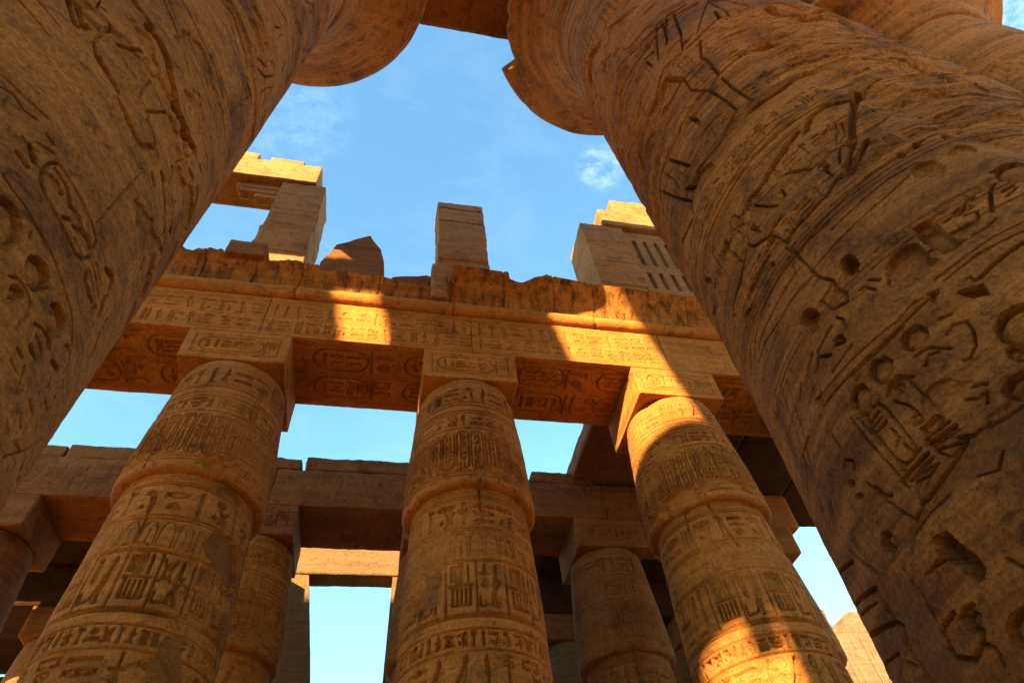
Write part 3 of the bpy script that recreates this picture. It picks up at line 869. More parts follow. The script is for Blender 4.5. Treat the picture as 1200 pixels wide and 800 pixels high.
    # plain mortar repairs low on the shaft
    tr.P(T(*g, [(890, 290), (1010, 255), (1190, 140), (1400, 60), (1400, 330), (1200, 330), (1100, 350), (1080, 440), (980, 470), (900, 520), (840, 560), (760, 640), (700, 720), (660, 790), (600, 800), (690, 680), (740, 600), (860, 420), (930, 310)]), .012)
    h = ((980, 600), .25)
    tr.P(T(*h, [(200, 290), (300, 290), (380, 400), (450, 500), (520, 640), (600, 800), (700, 1000), (520, 1000), (440, 800), (380, 660), (300, 540), (230, 420)]), .012)
    s(*g, [(4, [(1180, 140), (1100, 190), (1000, 250), (960, 280), (890, 290)]), (4, [(890, 290), (930, 310), (860, 420), (780, 530), (730, 600), (690, 680)]), (3, [(980, 470), (1080, 440), (1100, 350)]), (3, [(840, 560), (760, 640), (690, 740)])])
    tr.D(T(*h, [(205, 100), (240, 85), (285, 130), (275, 190), (225, 180)]), .06, .04)
    tr.F(T(*h, [(460, 120), (520, 90), (580, 150), (650, 200), (700, 260), (690, 310), (650, 330), (590, 260), (520, 220), (440, 280), (420, 290), (480, 220)]), .12)
    tr.D(T(*h, [(600, 490), (630, 450), (680, 480), (680, 560), (630, 560)]), .05, .03)
    tr.D(T(*h, [(800, 540), (820, 480), (880, 440), (960, 470), (980, 600), (880, 640), (820, 610)]), .06, .04)
    s(*h, [(6, [(490, 560), (550, 470)]), (5, [(580, 500), (600, 450), (640, 435)]), (6, [(560, 680), (660, 690), (690, 600), (690, 560)]), (4, [(690, 610), (750, 640), (790, 720)]), (4, [(520, 640), (600, 700)]), (4, [(0, 300), (80, 230)]),
           (5, [(85, 450), (190, 355)]), (5, [(160, 590), (270, 520)]), (5, [(190, 360), (270, 510), (310, 540), (330, 620), (360, 660), (440, 800)]), (3, [(120, 480), (200, 420)]), (3, [(310, 260), (400, 380), (490, 540), (590, 720)]),
           (4, [(800, 220), (880, 260)]), (4, [(60, 180), (120, 230), (190, 280)]), (3, [(230, 720), (300, 660)]), (4, [(340, 700), (380, 720)])])


def great_shaft(name, parent, cx, cy, r0, tracer, seed, th0, step, half, spall, wide=False):
    """tall tapering shaft whose facing side carries the relief"""
    d, th = dense_theta(th0, r0, half, step, 40)
    z = [0.0]
    while z[-1] < 17.15:
        zz = z[-1]
        z.append(zz + (0.05 if zz < 2.2 else step * (0.9 if zz < 6.2 else min(2.6, 0.9 + (zz - 6.2) * 0.24))))
    z = np.array(z)
    hm = HM((d - th0) * r0, z)
    rng = random.Random(seed)
    # masonry beds of the drums
    zz = 1.1
    while zz < 17:
        if zz > 7.2:
            hm.hline(zz + rng.uniform(-.05, .05), 0.014, 0.016, 0.02)
            for k in range(3):
                x = rng.uniform(-1.6, 1.6)
                hm.stroke([(x, zz), (x + rng.uniform(-.03, .03), zz + 1.05)], 0.014, 0.014)
        zz += 1.08
    # register lines and rows of signs high on the shaft, where the photograph shows them small
    for zl in (9.0, 9.12, 10.8, 10.92, 12.9, 13.0, 14.4, 15.0, 15.1):
        hm.hline(zl, 0.02, 0.018)
    text_row(hm, -1.9, 1.9, 9.2, 9.6, rng, 0.02, 0.028)
    text_row(hm, -1.9, 1.9, 11.0, 11.45, rng, 0.022, 0.03)
    for k in range(7):
        cartouche(hm, -1.8 + k * 0.6, 13.15, 14.25, 0.36, rng, 0.024, 0.032)
    for k in range(5):
        sign(hm, ('man', 'falcon', 'owl', 'ankh', 'plumes')[k], -1.7 + k * 0.75, 11.6, 0.5, 1.1, 0.03, 0.04)
    tracer_fn, tr = tracer, ColumnTracer(hm, cx, cy, r0, th0, wide)
    if tracer_fn:
        tracer_fn(tr)
    TH, ZZ = np.meshgrid(th, z)
    P = np.stack([np.sin(TH) * r0 + cx, np.cos(TH) * r0 + cy, ZZ], -1).reshape(-1, 3)
    und = 0.016 * fbm(P * np.array([.9, .9, .7]) + seed, 3)
    mid = 0.004 * fbm(P * np.array([5, 5, 9.0]) + seed * 2, 4)
    bed = 0.0045 * fbm(P * np.array([1.3, 1.3, 26.0]) + seed * 3, 4) + 0.0032 * fbm(P * np.array([22, 22, 30.0]) + seed, 3)
    sp = fbm(P * np.array([1.1, 1.1, 1.6]) + seed * 5 + 9, 5, 0.55)
    up = smooth(7.0, 12.5, ZZ.ravel())
    m = smooth(0.30, 0.325, sp + spall * up * 0.16)
    rough = fbm(P * np.array([4, 4, 15.0]) + seed, 4)
    dep = und + mid + bed - m * (0.026 + 0.010 * rough)
    dep = dep.reshape(ZZ.shape)
    nd = len(d)
    ero = np.zeros_like(dep)
    ero[:, :nd] = hm.ero
    dep = dep - ero * (0.020 + 0.13 * np.abs(fbm(P * np.array([1.2, 1.2, 3.6]) + 31, 4, .45)) + 0.008 * fbm(P * np.array([14, 14, 22.0]) + 3, 3)).reshape(ZZ.shape)
    cut = np.zeros_like(dep)
    cut[:, :nd] = hm.c
    pat = np.zeros_like(dep)
    pat[:, :nd] = hm.patch
    dep = dep * (1 - 0.75 * pat) - cut * (1 - 0.6 * m.reshape(ZZ.shape)) * (1 - .5 * ero)
    prof = np.interp(z, [0, .25, 2.0, 9, 17.2], [r0 * .93, r0 * .99, r0 * 1.012, r0, r0 * .955])
    if wide:
        prof = r0 * np.interp(z, WIDE_Z, WIDE_R)
    return revolve(name, cx, cy, z, prof, th, dep, M_BIG, parent, pat)


def bell(name, parent, seed, rlip, off, rneck, ang_damage=None, res=110):
    """open papyrus bell with a projecting lip"""
    th = np.linspace(0, 2 * PI, 300, endpoint=False)
    zk = [17.08, 17.13, 17.2, 17.3, 17.5, 17.8, 18.2, 18.55, 18.8, 18.95, 19.05, 19.25, 19.33, 19.34]
    rk = [0.93, 0.985, 1.04, 1.065, 1.09, 1.16, 1.32, 1.54, 1.74, 1.88, 1.93, 1.93, 1.90, 0.9]
    rk = [rneck * (a if a < 1.1 else 1.1 + (a - 1.1) * (rlip / rneck - 1.1) / 0.83) for a in rk]
    t = np.linspace(0, 1, res)
    tk = np.linspace(0, 1, len(zk))
    z, r = np.interp(t, tk, zk), np.interp(t, tk, rk)
    TH, ZZ = np.meshgrid(th, z)
    rr = np.repeat(r[:, None], len(th), 1)
    if ang_damage is not None:
        lim = ang_damage(th)[None, :]
        rr = np.minimum(rr, lim + 0.02 * np.sin(ZZ * 40))
    P = np.stack([np.sin(TH) * 2, np.cos(TH) * 2, ZZ], -1).reshape(-1, 3)
    dep = (0.025 * fbm(P * 1.2 + seed, 3) + 0.010 * fbm(P * np.array([6, 6, 6.0]) + seed, 4)).reshape(rr.shape)
    # painted-petal grooves running up the bell
    pet = np.abs(((TH * 24 / (2 * PI)) % 1) - 0.5)
    dep -= 0.026 * np.clip((0.06 - pet) / 0.03, 0, 1) * smooth(17.5, 17.8, ZZ) * (1 - smooth(18.9, 19.0, ZZ))
    for zr in (17.42, 17.46, 18.05, 18.62, 18.7):
        dep -= 0.018 * np.clip((0.016 - np.abs(ZZ - zr)) / 0.008, 0, 1)
    rr = rr + dep
    k = smooth(17.3, 19.0, ZZ)
    V = np.stack([rr * np.sin(TH) + off[0] * k, rr * np.cos(TH) + off[1] * k, ZZ], -1).reshape(-1, 3)
    V = np.concatenate([V, [[0, 0, z[0]], [0, 0, z[-1]]]])
    nt_ = len(th)
    nb = len(z) * nt_
    i = np.arange(nt_)
    j = (i + 1) % nt_
    tris = np.concatenate([np.stack([i, j, np.full(nt_, nb)], -1), np.stack([(len(z) - 1) * nt_ + j, (len(z) - 1) * nt_ + i, np.full(nt_, nb + 1)], -1)])
    return raw_mesh(name, V, grid_quads(len(z), nt_, True)[:, ::-1], M_BIG, parent, tris=tris)


def great_column(cx, r0, label, tracer, seed, off=(0, 0), rlip=3.0, damage=None, step=0.006, half=1.32, spall=1.0):
    t = empty('great_papyrus_column', (cx, YB, 0), label, 'column', 'great columns of the nave')
    th0 = math.atan2(-cx, -YB)
    great_shaft('shaft', t, cx, YB, r0, tracer, seed, th0, step, half, spall, tracer is trace_right)
    bell('bell_capital', t, seed, rlip, off, r0 * .955, damage)
    stone_block('abacus', (-1.25, -1.2, 19.36), (1.25, 1.2, 20.0), M_BIG, t, 0.12, seed=seed)
    return t


def right_damage(th):
    # the lip is broken away on the side above the viewer's left
    a = (th + PI) % (2 * PI) - PI
    base = np.full_like(th, 3.12)
    lim = np.where((a > -2.2) & (a < -0.98), 2.66, base)
    P = np.stack([np.cos(th) * 6, np.sin(th) * 6, th * 0], -1)
    return lim + 0.06 * fbm(P, 4) - 0.10 * np.clip(fbm(P * 1.7 + 5, 3), 0, 1)


great_column(XL, RL, 'massive carved column filling the left edge of view, cartouche and deep cracks', trace_left, 3, off=(0.25, 0.0), rlip=3.0, step=0.0060, spall=0.35)
great_column(XR, RR_, 'massive carved column filling the right side of view, eroded bands, holes and mortar repairs', trace_right, 5, off=(0.0, 0.05), rlip=3.1, damage=right_damage, step=0.0060, spall=1.0)
great_column(12.55, 1.68, 'sunlit golden column shaft in the top right corner, behind the big right column', None, 8, step=0.03, spall=0.9)

# the heavy beam over the great columns
for (x0, x1, lab) in ((-3.34, 4.49, 'dark heavy beam at the top edge, spanning between the two big capitals'),
                      (4.51, 12.54, 'heavy roof beam resting behind the broken right capital, mostly hidden by it'),
                      (-11.3, -3.36, 'heavy roof beam resting on the left capital, running out of view')):
    tag(stone_block('great_architrave', (x0, 1.2, 20.01), (x1, 3.55, 22.4), M_OLD, None, 0.10, 0.05, 0.02, seed=int(x0 * 3 + 50)), lab, 'stone beam', 'beams over the great columns')
tag(stone_block('shade_course', (-11.3, 1.5, 22.41), (13.5, 3.5, 23.85), M_OLD, None, 0.3, 0.05, 0.03, seed=91),  # unseen course added to keep the clerestory piers in shade
    'added unseen shading course lying on the heavy beams above the big capitals', 'shade blocker')


# ------------------------------------------------------------------ the lower columns of the side aisles
ZB = 12.05            # underside of abacus
ZS = 13.0             # underside of architrave
PZ = [0, .02, .5, .52, 0.9, 2.4, 5.0, 7.0, 8.70, 8.90, 8.94, 8.965, 9.01, 9.10, 9.6, 10.2, 11.0, 11.7, 12.0, 12.05]
PR = [1.65, 1.7, 1.68, 1.02, 1.13, 1.25, 1.235, 1.195, 1.125, 1.080, 1.11, 1.235, 1.272, 1.280, 1.262, 1.225, 1.15, 1.09, 1.04, 1.0]


def bud_bands(hm, rng, d, lw, quality=1.0):
    Lh = hm.s[-1]
    for z, w in ((8.76, .022), (8.70, .022), (8.08, .022), (8.02, .018), (7.46, .03), (6.53, .025), (6.48, .02), (6.30, .02), (5.98, .025), (5.34, .02), (5.28, .02), (4.6, .02), (10.92, .02), (10.82, .02), (10.36, .018), (9.12, .016), (9.19, .016), (11.2, .018)):
        hm.hline(z, w * 1.15, d * .8, .004)
    text_row(hm, -Lh, Lh, 8.16, 8.62, rng, d, lw)
    # upright leaves
    k = -Lh
    while k < Lh:
        hm.stroke([(k, 7.52), (k + .005, 7.82), (k + .05, 7.94), (k + .11, 7.96), (k + .17, 7.94), (k + .215, 7.82), (k + .22, 7.52)], lw * .6, d * .38)
        if rng.random() < .5:
            hm.stroke([(k + .11, 7.55), (k + .11 + rng.uniform(-.02, .02), 7.8)], lw * .6, d * .35)
        k += .26 + rng.uniform(0, .02)
    # tall panels with framed names
    k = -Lh + rng.uniform(0, .4)
    i = 0
    while k < Lh:
        hm.stroke([(k, 6.56), (k, 7.42)], lw * .8, d * .8)
        if i % 2 == 0:
            for q in range(3):
                sign(hm, ('reed', 'plumes', 'strokes')[q % 3], k + .07 + q * .12, 7.06, .11, .32, d, lw)
            hm.stroke([(k + .06, 7.0), (k + .42, 7.0)], lw, d)
            hm.stroke([(k + .1, 6.95), (k + .1, 6.68), (k + .38, 6.68), (k + .38, 6.95)], lw, d)
            for q in range(3):
                hm.stroke([(k + .17 + q * .07, 6.93), (k + .17 + q * .07, 6.72)], lw * .8, d)
        else:
            sign(hm, rng.choice(('was', 'ankh', 'leg', 'djed', 'man', 'falcon')), k + .08, 6.62, .2, .74, d, lw)
            sign(hm, rng.choice(('owl', 'feather', 'star', 'scarab')), k + .27, 6.95, .18, .4, d, lw)
            hm.stroke([(k + .25, 6.68), (k + .44, 6.64), (k + .44, 6.8)], lw, d)
        k += .49
        i += 1
    text_row(hm, -Lh, Lh, 6.05, 6.26, rng, d, lw * .8)
    text_row(hm, -Lh, Lh, 5.42, 5.92, rng, d, lw)
    text_row(hm, -Lh, Lh, 4.7, 5.2, rng, d, lw)
    # swelling bud: a row of royal rings, small signs above
    k = -Lh
    while k < Lh:
        cartouche(hm, k, 9.28, 10.28, .22, rng, d * .75, lw * .7)
        k += .27
    text_row(hm, -Lh, Lh, 10.45, 10.76, rng, d * .7, lw * .75)
    text_row(hm, -Lh, Lh, 11.25, 11.7, rng, d * .75, lw * .8)
    # cracks and drum beds
    for z in (3.4, 7.43, 9.42, 11.1):
        hm.hline(z, .02, d * .9, .012)
    for q in range(7):
        x = rng.uniform(-Lh, Lh)
        z0 = rng.choice((6.5, 7.45, 8.0, 9.0, 9.4, 10.4))
        hm.stroke([(x, z0), (x + rng.uniform(-.04, .04), z0 + .5), (x + rng.uniform(-.06, .06), z0 + 1.0)], .02, d)


def bud_column(name, cx, cy, label, group, seed, step=0.016, half=1.75, mat=None, extra=None, top=None, depth=0.068):
    mat = mat or M_COL
    t = empty(name, (cx, cy, 0), label, 'column', group)
    th0 = math.atan2(-cx, -cy)
    r0 = 1.2
    d, th = dense_theta(th0, r0, half, step, 30)
    z = np.concatenate([np.linspace(0, .52, 8), np.linspace(.53, 4.3, 60), np.arange(4.32, 12.05, step), [12.05]])
    hm = HM((d - th0) * r0, z)
    rng = random.Random(seed)
    if depth:
        bud_bands(hm, rng, depth, 0.034)
    wear = np.clip(1.05 + 1.5 * fbm(np.stack([np.repeat(hm.s[None, :], len(z), 0).ravel() * .9 + seed, np.repeat(z[:, None], len(hm.s), 1).ravel() * 1.1, np.zeros(len(z) * len(hm.s))], -1), 4), .40, 1.2)
    hm.c = (hm.c * wear.reshape(hm.c.shape)).astype(np.float32)
    if extra:                      # damage is written as seen: x to the viewer's right
        hm.c = np.ascontiguousarray(hm.c[:, ::-1])
        hm.patch = np.ascontiguousarray(hm.patch[:, ::-1])
        extra(hm)
        hm.c = np.ascontiguousarray(hm.c[:, ::-1])
        hm.patch = np.ascontiguousarray(hm.patch[:, ::-1])
    TH, ZZ = np.meshgrid(th, z)
    P = np.stack([np.sin(TH) * r0 + cx, np.cos(TH) * r0 + cy, ZZ], -1).reshape(-1, 3)
    n = 0.016 * fbm(P * 1.1 + seed, 3) + 0.006 * fbm(P * np.array([6, 6, 9.0]) + seed, 4)
    sp = smooth(0.30, 0.36, fbm(P * np.array([1.2, 1.2, 1.7]) + seed * 4, 5, .55))
    n = n - sp * (0.022 + 0.012 * fbm(P * np.array([5, 5, 12.0]), 3))
    # chips along the bud's lower rim
    rim = np.exp(-((ZZ.ravel() - 9.12) / .12) ** 2)
    ch = np.clip(fbm(np.stack([TH.ravel() * 3.2 + seed, ZZ.ravel() * 1.5, TH.ravel() * 0 + seed], -1), 4) * 2.2 - .35, 0, 1)
    n = n - rim * ch * .09
    n = n.reshape(ZZ.shape)
    nd = len(d)
    n[:, :nd] -= hm.c * (1 - .5 * sp.reshape(ZZ.shape)[:, :nd])
    pat = np.zeros_like(n)
    pat[:, :nd] = hm.patch
    prof = np.interp(z, PZ, PR)
    i0, i1 = np.searchsorted(z, (.525, 8.95))
    revolve('base', cx, cy, z[:i0], prof[:i0], th, n[:i0], mat, t, pat[:i0])
    revolve('shaft', cx, cy, z[i0:i1], prof[i0:i1], th, n[i0:i1], mat, t, pat[i0:i1])
    revolve('bud_capital', cx, cy, z[i1 - 1:], prof[i1 - 1:], th, n[i1 - 1:], mat, t, pat[i1 - 1:])
    return t


def abacus_for(t, seed, mat, carved=True, h=0.95, res=0.016, w=1.06, ztop=ZS):
    lo, hi = (-w, -1.03, ztop - h + .004), (w, 1.03, ztop - .004)
    carve = None
    if carved:
        hm = face_hm(lo, hi, '-y', res)
        rng = random.Random(seed)
        hm.stroke([(-.86, ztop - h + .17), (.86, ztop - h + .17), (.86, ztop - .17), (-.86, ztop - .17), (-.86, ztop - h + .17)], .03, .022)
        hcartouche(hm, -.74, .55, ztop - h + .26, ztop - .26, rng, .034, .034)
        sign(hm, 'disc', .58, ztop - h + .4, .3, .3, .026, .03)
        hx = face_hm(lo, hi, '-x', res)
        for q in (.14, .22):
            hx.stroke([(-1.03 + q, ztop - h + q), (1.03 - q, ztop - h + q), (1.03 - q, ztop - q), (-1.03 + q, ztop - q), (-1.03 + q, ztop - h + q)], .03, .02)
        carve = {'-y': hm, '-x': hx}
    return stone_block('abacus', lo, hi, mat, t, res if carved else .08, .022, .008, .045, carve, seed)


def damage1(hm):
    # mended hollow on the shaft's right shoulder
    hm.smooth_patch([(.36, 7.75), (.5, 8.02), (.8, 8.1), (1.1, 8.02), (1.3, 7.6), (1.2, 7.25), (.9, 7.35), (.6, 7.5)], .075)
    hm.stroke([(-1.2, 7.5), (-.5, 7.55), (0, 7.48), (.3, 7.55), (.7, 7.35), (1.1, 7.2)], .05, .03)
    hm.fill([(-.1, 9.1), (.05, 9.25), (.3, 9.22), (.32, 9.05), (.1, 9.0)], .08, .03)
    hm.smooth_patch([(.3, 6.2), (.55, 6.3), (.6, 6.05), (.8, 5.5), (.5, 5.3), (.2, 5.75)], .012)
    hm.stroke([(-.1, 5.7), (.3, 5.95), (.6, 5.7), (.9, 5.3)], .05, .04)


def damage2(hm):
    hm.stroke([(.25, 8.2), (.22, 8.8), (.24, 9.4), (.2, 9.7)], .05, .06)
    hm.smooth_patch([(-.85, 6.7), (-.5, 6.75), (-.48, 7.3), (-.8, 7.38)], .02)
    hm.fill([(.1, 9.25), (.3, 9.32), (.5, 9.24), (.42, 9.12), (.15, 9.1)], .06, .03)


def damage3(hm):
    hm.fill([(-.75, 8.98), (-.62, 9.28), (-.2, 9.38), (0, 9.32), (.1, 9.0), (-.3, 8.92)], .10, .04)
    hm.fill([(.1, 9.1), (.3, 9.4), (.7, 9.42), (.95, 9.3), (1.0, 9.1), (.5, 9.2)], .07, .03)
    hm.stroke([(.15, 9.4), (.18, 8.9), (.3, 8.4), (.42, 7.9)], .045, .05)
    hm.fill([(.1, 7.35), (.2, 7.5), (.42, 7.48), (.4, 7.32)], .04, .03)


FRONT = [(-3.43, 'carved bud column standing left, with a smooth mended patch below its bud', damage1),
         (1.58, 'carved bud column standing in the middle, with a crack down its bud rim', damage2),
         (6.58, 'carved bud column right of the middle one, lit by bright sun patches', damage3)]
YC1 = 9.93
for k, (x, lab, dm) in enumerate(FRONT):
    t = bud_column('bud_column', x, YC1, lab, 'bud columns of the front row', 21 + k, 0.0155, extra=dm)
    abacus_for(t, 31 + k, M_ARC)
t = bud_column('bud_column', 11.58, YC1, 'dark bud column of the front row hidden behind the big right column', 'bud columns of the front row', 27, 0.05, depth=0)
abacus_for(t, 35, M_OLD, False)
t = bud_column('bud_column', -8.43, YC1, 'bud column of the front row hidden behind the big left column', 'bud columns of the front row', 28, 0.05, depth=0)
abacus_for(t, 36, M_OLD, False)

YC2 = 15.83
ROW2 = [(-9.85, 'dim bud column at the far left edge behind the big left column', 0.03), (-3.43, 'golden bud column seen between the left and middle front columns', 0.02),
        (1.58, 'second row bud column hidden straight behind the middle front column', 0.04), (6.58, 'shaded brown bud column seen between the middle and right front columns', 0.02), (11.58, 'bud column half hidden behind the sun patched right front column', 0.03)]
for k, (x, lab, st) in enumerate(ROW2):
    t = bud_column('bud_column', x, YC2, lab, 'bud columns of the second row', 41 + k, st, mat=M_ARC if k in (1,) else M_MID, depth=0.034 if st < .04 else 0)  # brighter stone on the golden column stands in for bounced glow
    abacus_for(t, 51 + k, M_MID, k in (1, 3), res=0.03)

YC3 = 21.2
for k, (x, lab) in enumerate(((-9.3, 'third row bud column in deep shade at the far left'), (-3.95, 'third row bud column edging the left of the framed sky gap'), (2.10, 'third row bud column edging the right of the framed sky gap'),
                              (6.58, 'pale third row bud column glimpsed right of the middle front column'), (11.58, 'third row bud column in the dark at right'))):
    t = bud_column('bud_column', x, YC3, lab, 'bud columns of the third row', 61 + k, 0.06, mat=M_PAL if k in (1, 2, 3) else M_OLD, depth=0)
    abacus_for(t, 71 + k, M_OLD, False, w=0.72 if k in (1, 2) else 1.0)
    if k in (1, 2):
        t.scale.z = 1.1
for k, x in enumerate((-14.0, -8.6, 6.9, 11.9)):
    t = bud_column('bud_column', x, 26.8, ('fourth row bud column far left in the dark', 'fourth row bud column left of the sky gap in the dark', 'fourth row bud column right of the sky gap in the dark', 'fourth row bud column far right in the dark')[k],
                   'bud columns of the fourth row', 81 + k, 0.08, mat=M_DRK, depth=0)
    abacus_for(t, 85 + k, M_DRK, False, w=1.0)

# ------------------------------------------------------------------ front entablature
Y0, ZT, WD = 8.90, 14.433, 2.055
ent = empty('front_entablature', (0, Y0, ZS), 'carved beam with round moulding and broken flaring cornice across the three front columns', 'entablature')
rng = random.Random(5)
XJ = [-13.4, -8.43, -3.10, 1.64, 6.58, 14.5]
for k in range(len(XJ) - 1):
    x0, x1 = XJ[k] + .004, XJ[k + 1] - .004
    lo, hi = (x0, 0.0, 0.0), (x1, WD, ZT - ZS)
    res = 0.016 if 0 < k < 4 else 0.04
    hm = face_hm(lo, hi, '-y', res)
    d, lw = .030, .030
    for zl in (.10, .62, .655, 1.22, 1.27):
        hm.hline(zl, .02, .014)
    text_row(hm, x0 + .1, x1 - .1, .16, .57, rng, d, lw)
    text_row(hm, x0 + .1, x1 - .1, .71, 1.16, rng, d, lw)
    hs = face_hm(lo, hi, '-z', res)
    for yl in (.16, .22, .98, 1.06, 1.80, 1.88):
        hs.hline(yl, .03, .03)
    for (ya, yb) in ((.30, .90), (1.13, 1.73)):
        x = x0 + 1.15
        while x < x1 - 1.3:
            L_ = rng.uniform(1.0, 1.3)
            hcartouche(hs, x, x + L_, ya, yb, rng, .060, .055)
            text_row(hs, x + L_ + .12, min(x + L_ + .75, x1 - 1.0), ya, yb, rng, .060, .055)
            x += L_ + .85
    b = stone_block('architrave_beam', lo, hi, M_ARC, ent, (res, res, res), .02, .010, .05, {'-y': hm, '-z': hs}, 100 + k, origin=(0, Y0, ZS))

# torus moulding
xs = np.arange(-13.4, 14.5, 0.05)
aa = np.linspace(0, 2 * PI, 22, endpoint=False)
Xg, Ag = np.meshgrid(xs, aa, indexing='ij')
rt = 0.185 + 0.012 * fbm(np.stack([Xg * 1.5, Ag, Ag * 0], -1).reshape(-1, 3), 4).reshape(Xg.shape) + 0.012 * fbm(np.stack([Xg * 6, np.sin(Ag) * 3, np.cos(Ag) * 3], -1).reshape(-1, 3), 3).reshape(Xg.shape)
for xj in (-7.2, -3.32, -2.6, 1.2, 4.9, 6.9, 9.5):
    rt -= 0.05 * np.exp(-((Xg - xj) / .03) ** 2)
V = np.stack([Xg, -0.02 + rt * np.cos(Ag), (ZT - ZS) + .18 + rt * np.sin(Ag)], -1)
raw_mesh('torus_moulding', V, grid_quads(len(xs), len(aa), True)[:, ::-1], M_ARC, ent)

# flaring cavetto cornice, broken along its top
XK = [-13.4, -5.85, -5.65, -5.24, -4.86, -4.52, -4.38, -3.51, -3.37, -2.83, -2.27, -2.12, -1.46, -0.82, -0.16, 0.61, 1.09, 1.13, 2.64, 2.68, 2.74, 3.03, 3.32, 3.67, 3.91, 4.88, 5.86, 6.87, 7.94, 14.5]
ZK = [15.8, 15.79, 15.78, 15.7, 15.77, 15.75, 15.64, 15.72, 15.63, 15.68, 15.66, 15.52, 15.59, 15.57, 15.47, 15.47, 15.55, 15.96, 15.93, 15.79, 15.77, 15.74, 15.87, 15.96, 15.95, 15.89, 15.88, 15.87, 15.85, 15.85]


def cornice():
    xs = np.arange(-13.4, 14.5, 0.025)
    nt_ = 64
    zt = np.interp(xs, XK, ZK) + np.where((xs > 3.9) | ((xs > 1.1) & (xs < 2.5)), .01, .045) * fbm(np.stack([xs * 3, xs * 0, xs * 0 + 3], -1), 4)
    zt += np.where(xs < 1.0, .05, 0.0) * fbm(np.stack([xs * 9, xs * 0, xs * 0 + 8], -1), 3)
    z0 = ZT + .32
    t = np.linspace(0, 1, nt_)
    T1 = np.clip(t / .62, 0, 1)             # up the face
    T2 = np.clip((t - .62) / .38, 0, 1)     # back over the broken top
    X, T1g = np.meshgrid(xs, T1, indexing='ij')
    _, T2g = np.meshgrid(xs, T2, indexing='ij')
    Z = z0 + (zt[:, None] - z0) * T1g
    u = np.clip((Z - z0) / 1.25, 0, 1.1)
    Yf = 0.02 - 0.62 * u ** 2.3
    Y = Yf + T2g * (1.9 - Yf)
    Z = Z + np.where(T2g > 0, .10 * fbm(np.stack([X * 1.8, T2g * 3, X * 0 + 1], -1).reshape(-1, 3), 4).reshape(X.shape) * np.minimum(1, T2g * 6), 0) - T2g * np.clip(zt - 15.0, 0, 2)[:, None] * .35
    P = np.stack([X, Y, Z], -1)
    n = 0.016 * fbm(P.reshape(-1, 3) * np.array([2.5, 2.5, 2.0]), 4).reshape(X.shape)
    jo = 0
    for xj in (-9.0, -6.6, -4.9, -3.7, -2.62, -0.7, 1.1, 2.52, 3.88, 5.0, 6.6, 7.7):
        jo = jo + .05 * np.exp(-((X - xj - .03 * np.sin(Z * 5)) / .018) ** 2)
    Y = Y + np.where(T2g <= 0, n + jo, 0)
    V = np.stack([X, Y, Z - ZS], -1)
    raw_mesh('cavetto_cornice', V, grid_quads(len(xs), nt_)[:, ::-1], M_COR, ent)


cornice()
# backing masonry of the entablature under the clerestory
stone_block('backing_course', (-13.4, .06, ZT - ZS + .01), (14.5, 2.0, ZT - ZS + .34), M_OLD, ent, .2, .03, .02, seed=140)

# ------------------------------------------------------------------ clerestory remains above the cornice
YP = 9.15


def pier(lo, hi, label, seed, mat=M_CLE, joints=(), warp=None, res=.035):
    rg = random.Random(seed)
    cuts = [-1e9] + list(joints) + [1e9]
    sh = [(rg.uniform(-.035, .035), rg.uniform(-.03, .03)) for _ in cuts]
    base_warp = warp

    def warp(V):                    # every course sits a little out of line
        V = base_warp(V) if base_warp else V
        for k in range(len(cuts) - 1):
            m = (V[:, 2] >= cuts[k]) & (V[:, 2] < cuts[k + 1])
            V[m, 0] += sh[k][0]
            V[m, 1] += sh[k][1]
        return V
    return tag(stone_block('clerestory_pier', lo, hi, mat, None, res, .035, .024, .13, None, seed, joints, warp), label, 'stone pier', 'clerestory piers')


pier((-4.25, YP, 15.0), (-2.80, 10.35, 21.46), 'tall stone pier above the left front column, holding up a lintel', 201, joints=(17.0, 18.35, 19.55, 20.6),
     warp=lambda V: V + np.stack([0.10 * (18.5 - V[:, 2]) / 3 * (V[:, 0] > -3.5), 0 * V[:, 0], 0 * V[:, 0]], -1))
pier((0.80, YP, 15.9), (2.32, 10.15, 21.45), 'free standing square pier of four courses above the middle column', 202, joints=(17.6, 18.75, 20.15, 21.0))
pier((5.72, YP, 15.3), (7.24, 10.6, 21.22), 'pale stone pier beside the slotted window at right', 203, joints=(17.25, 18.6, 20.0))
tag(rock_prism('rubble_stone', [(1.25, 21.42), (1.62, 21.42), (1.55, 21.60), (1.4, 21.64)], 9.25, 9.6, M_CLE, None, .08, .02, 3), 'small loose stone lying on top of the free standing pier', 'stone')

# left window lintel with crowning blocks
tag(stone_block('clerestory_lintel', (-13.0, YP - .06, 21.48), (-3.22, 10.3, 22.82), M_CLE, None, .07, .03, .015, .06, None, 211), 'sunlit lintel beam on the left pier, running behind the big left column', 'lintel', 'clerestory lintels')
for k, (a, b, lab) in enumerate(((-8.2, -5.38, 'sunlit roof block on the left lintel, beside the big left column'), (-4.98, -3.86, 'thin sunlit slab on the left lintel, nearest its free end'))):
    tag(stone_block('crowning_block', (a, YP - .02, 22.84), (b, 10.2, 23.36 if k == 0 else 23.2), M_CLE, None, .06, .03, .02, .08, None, 214 + k), lab, 'stone block', 'blocks on the clerestory lintels')


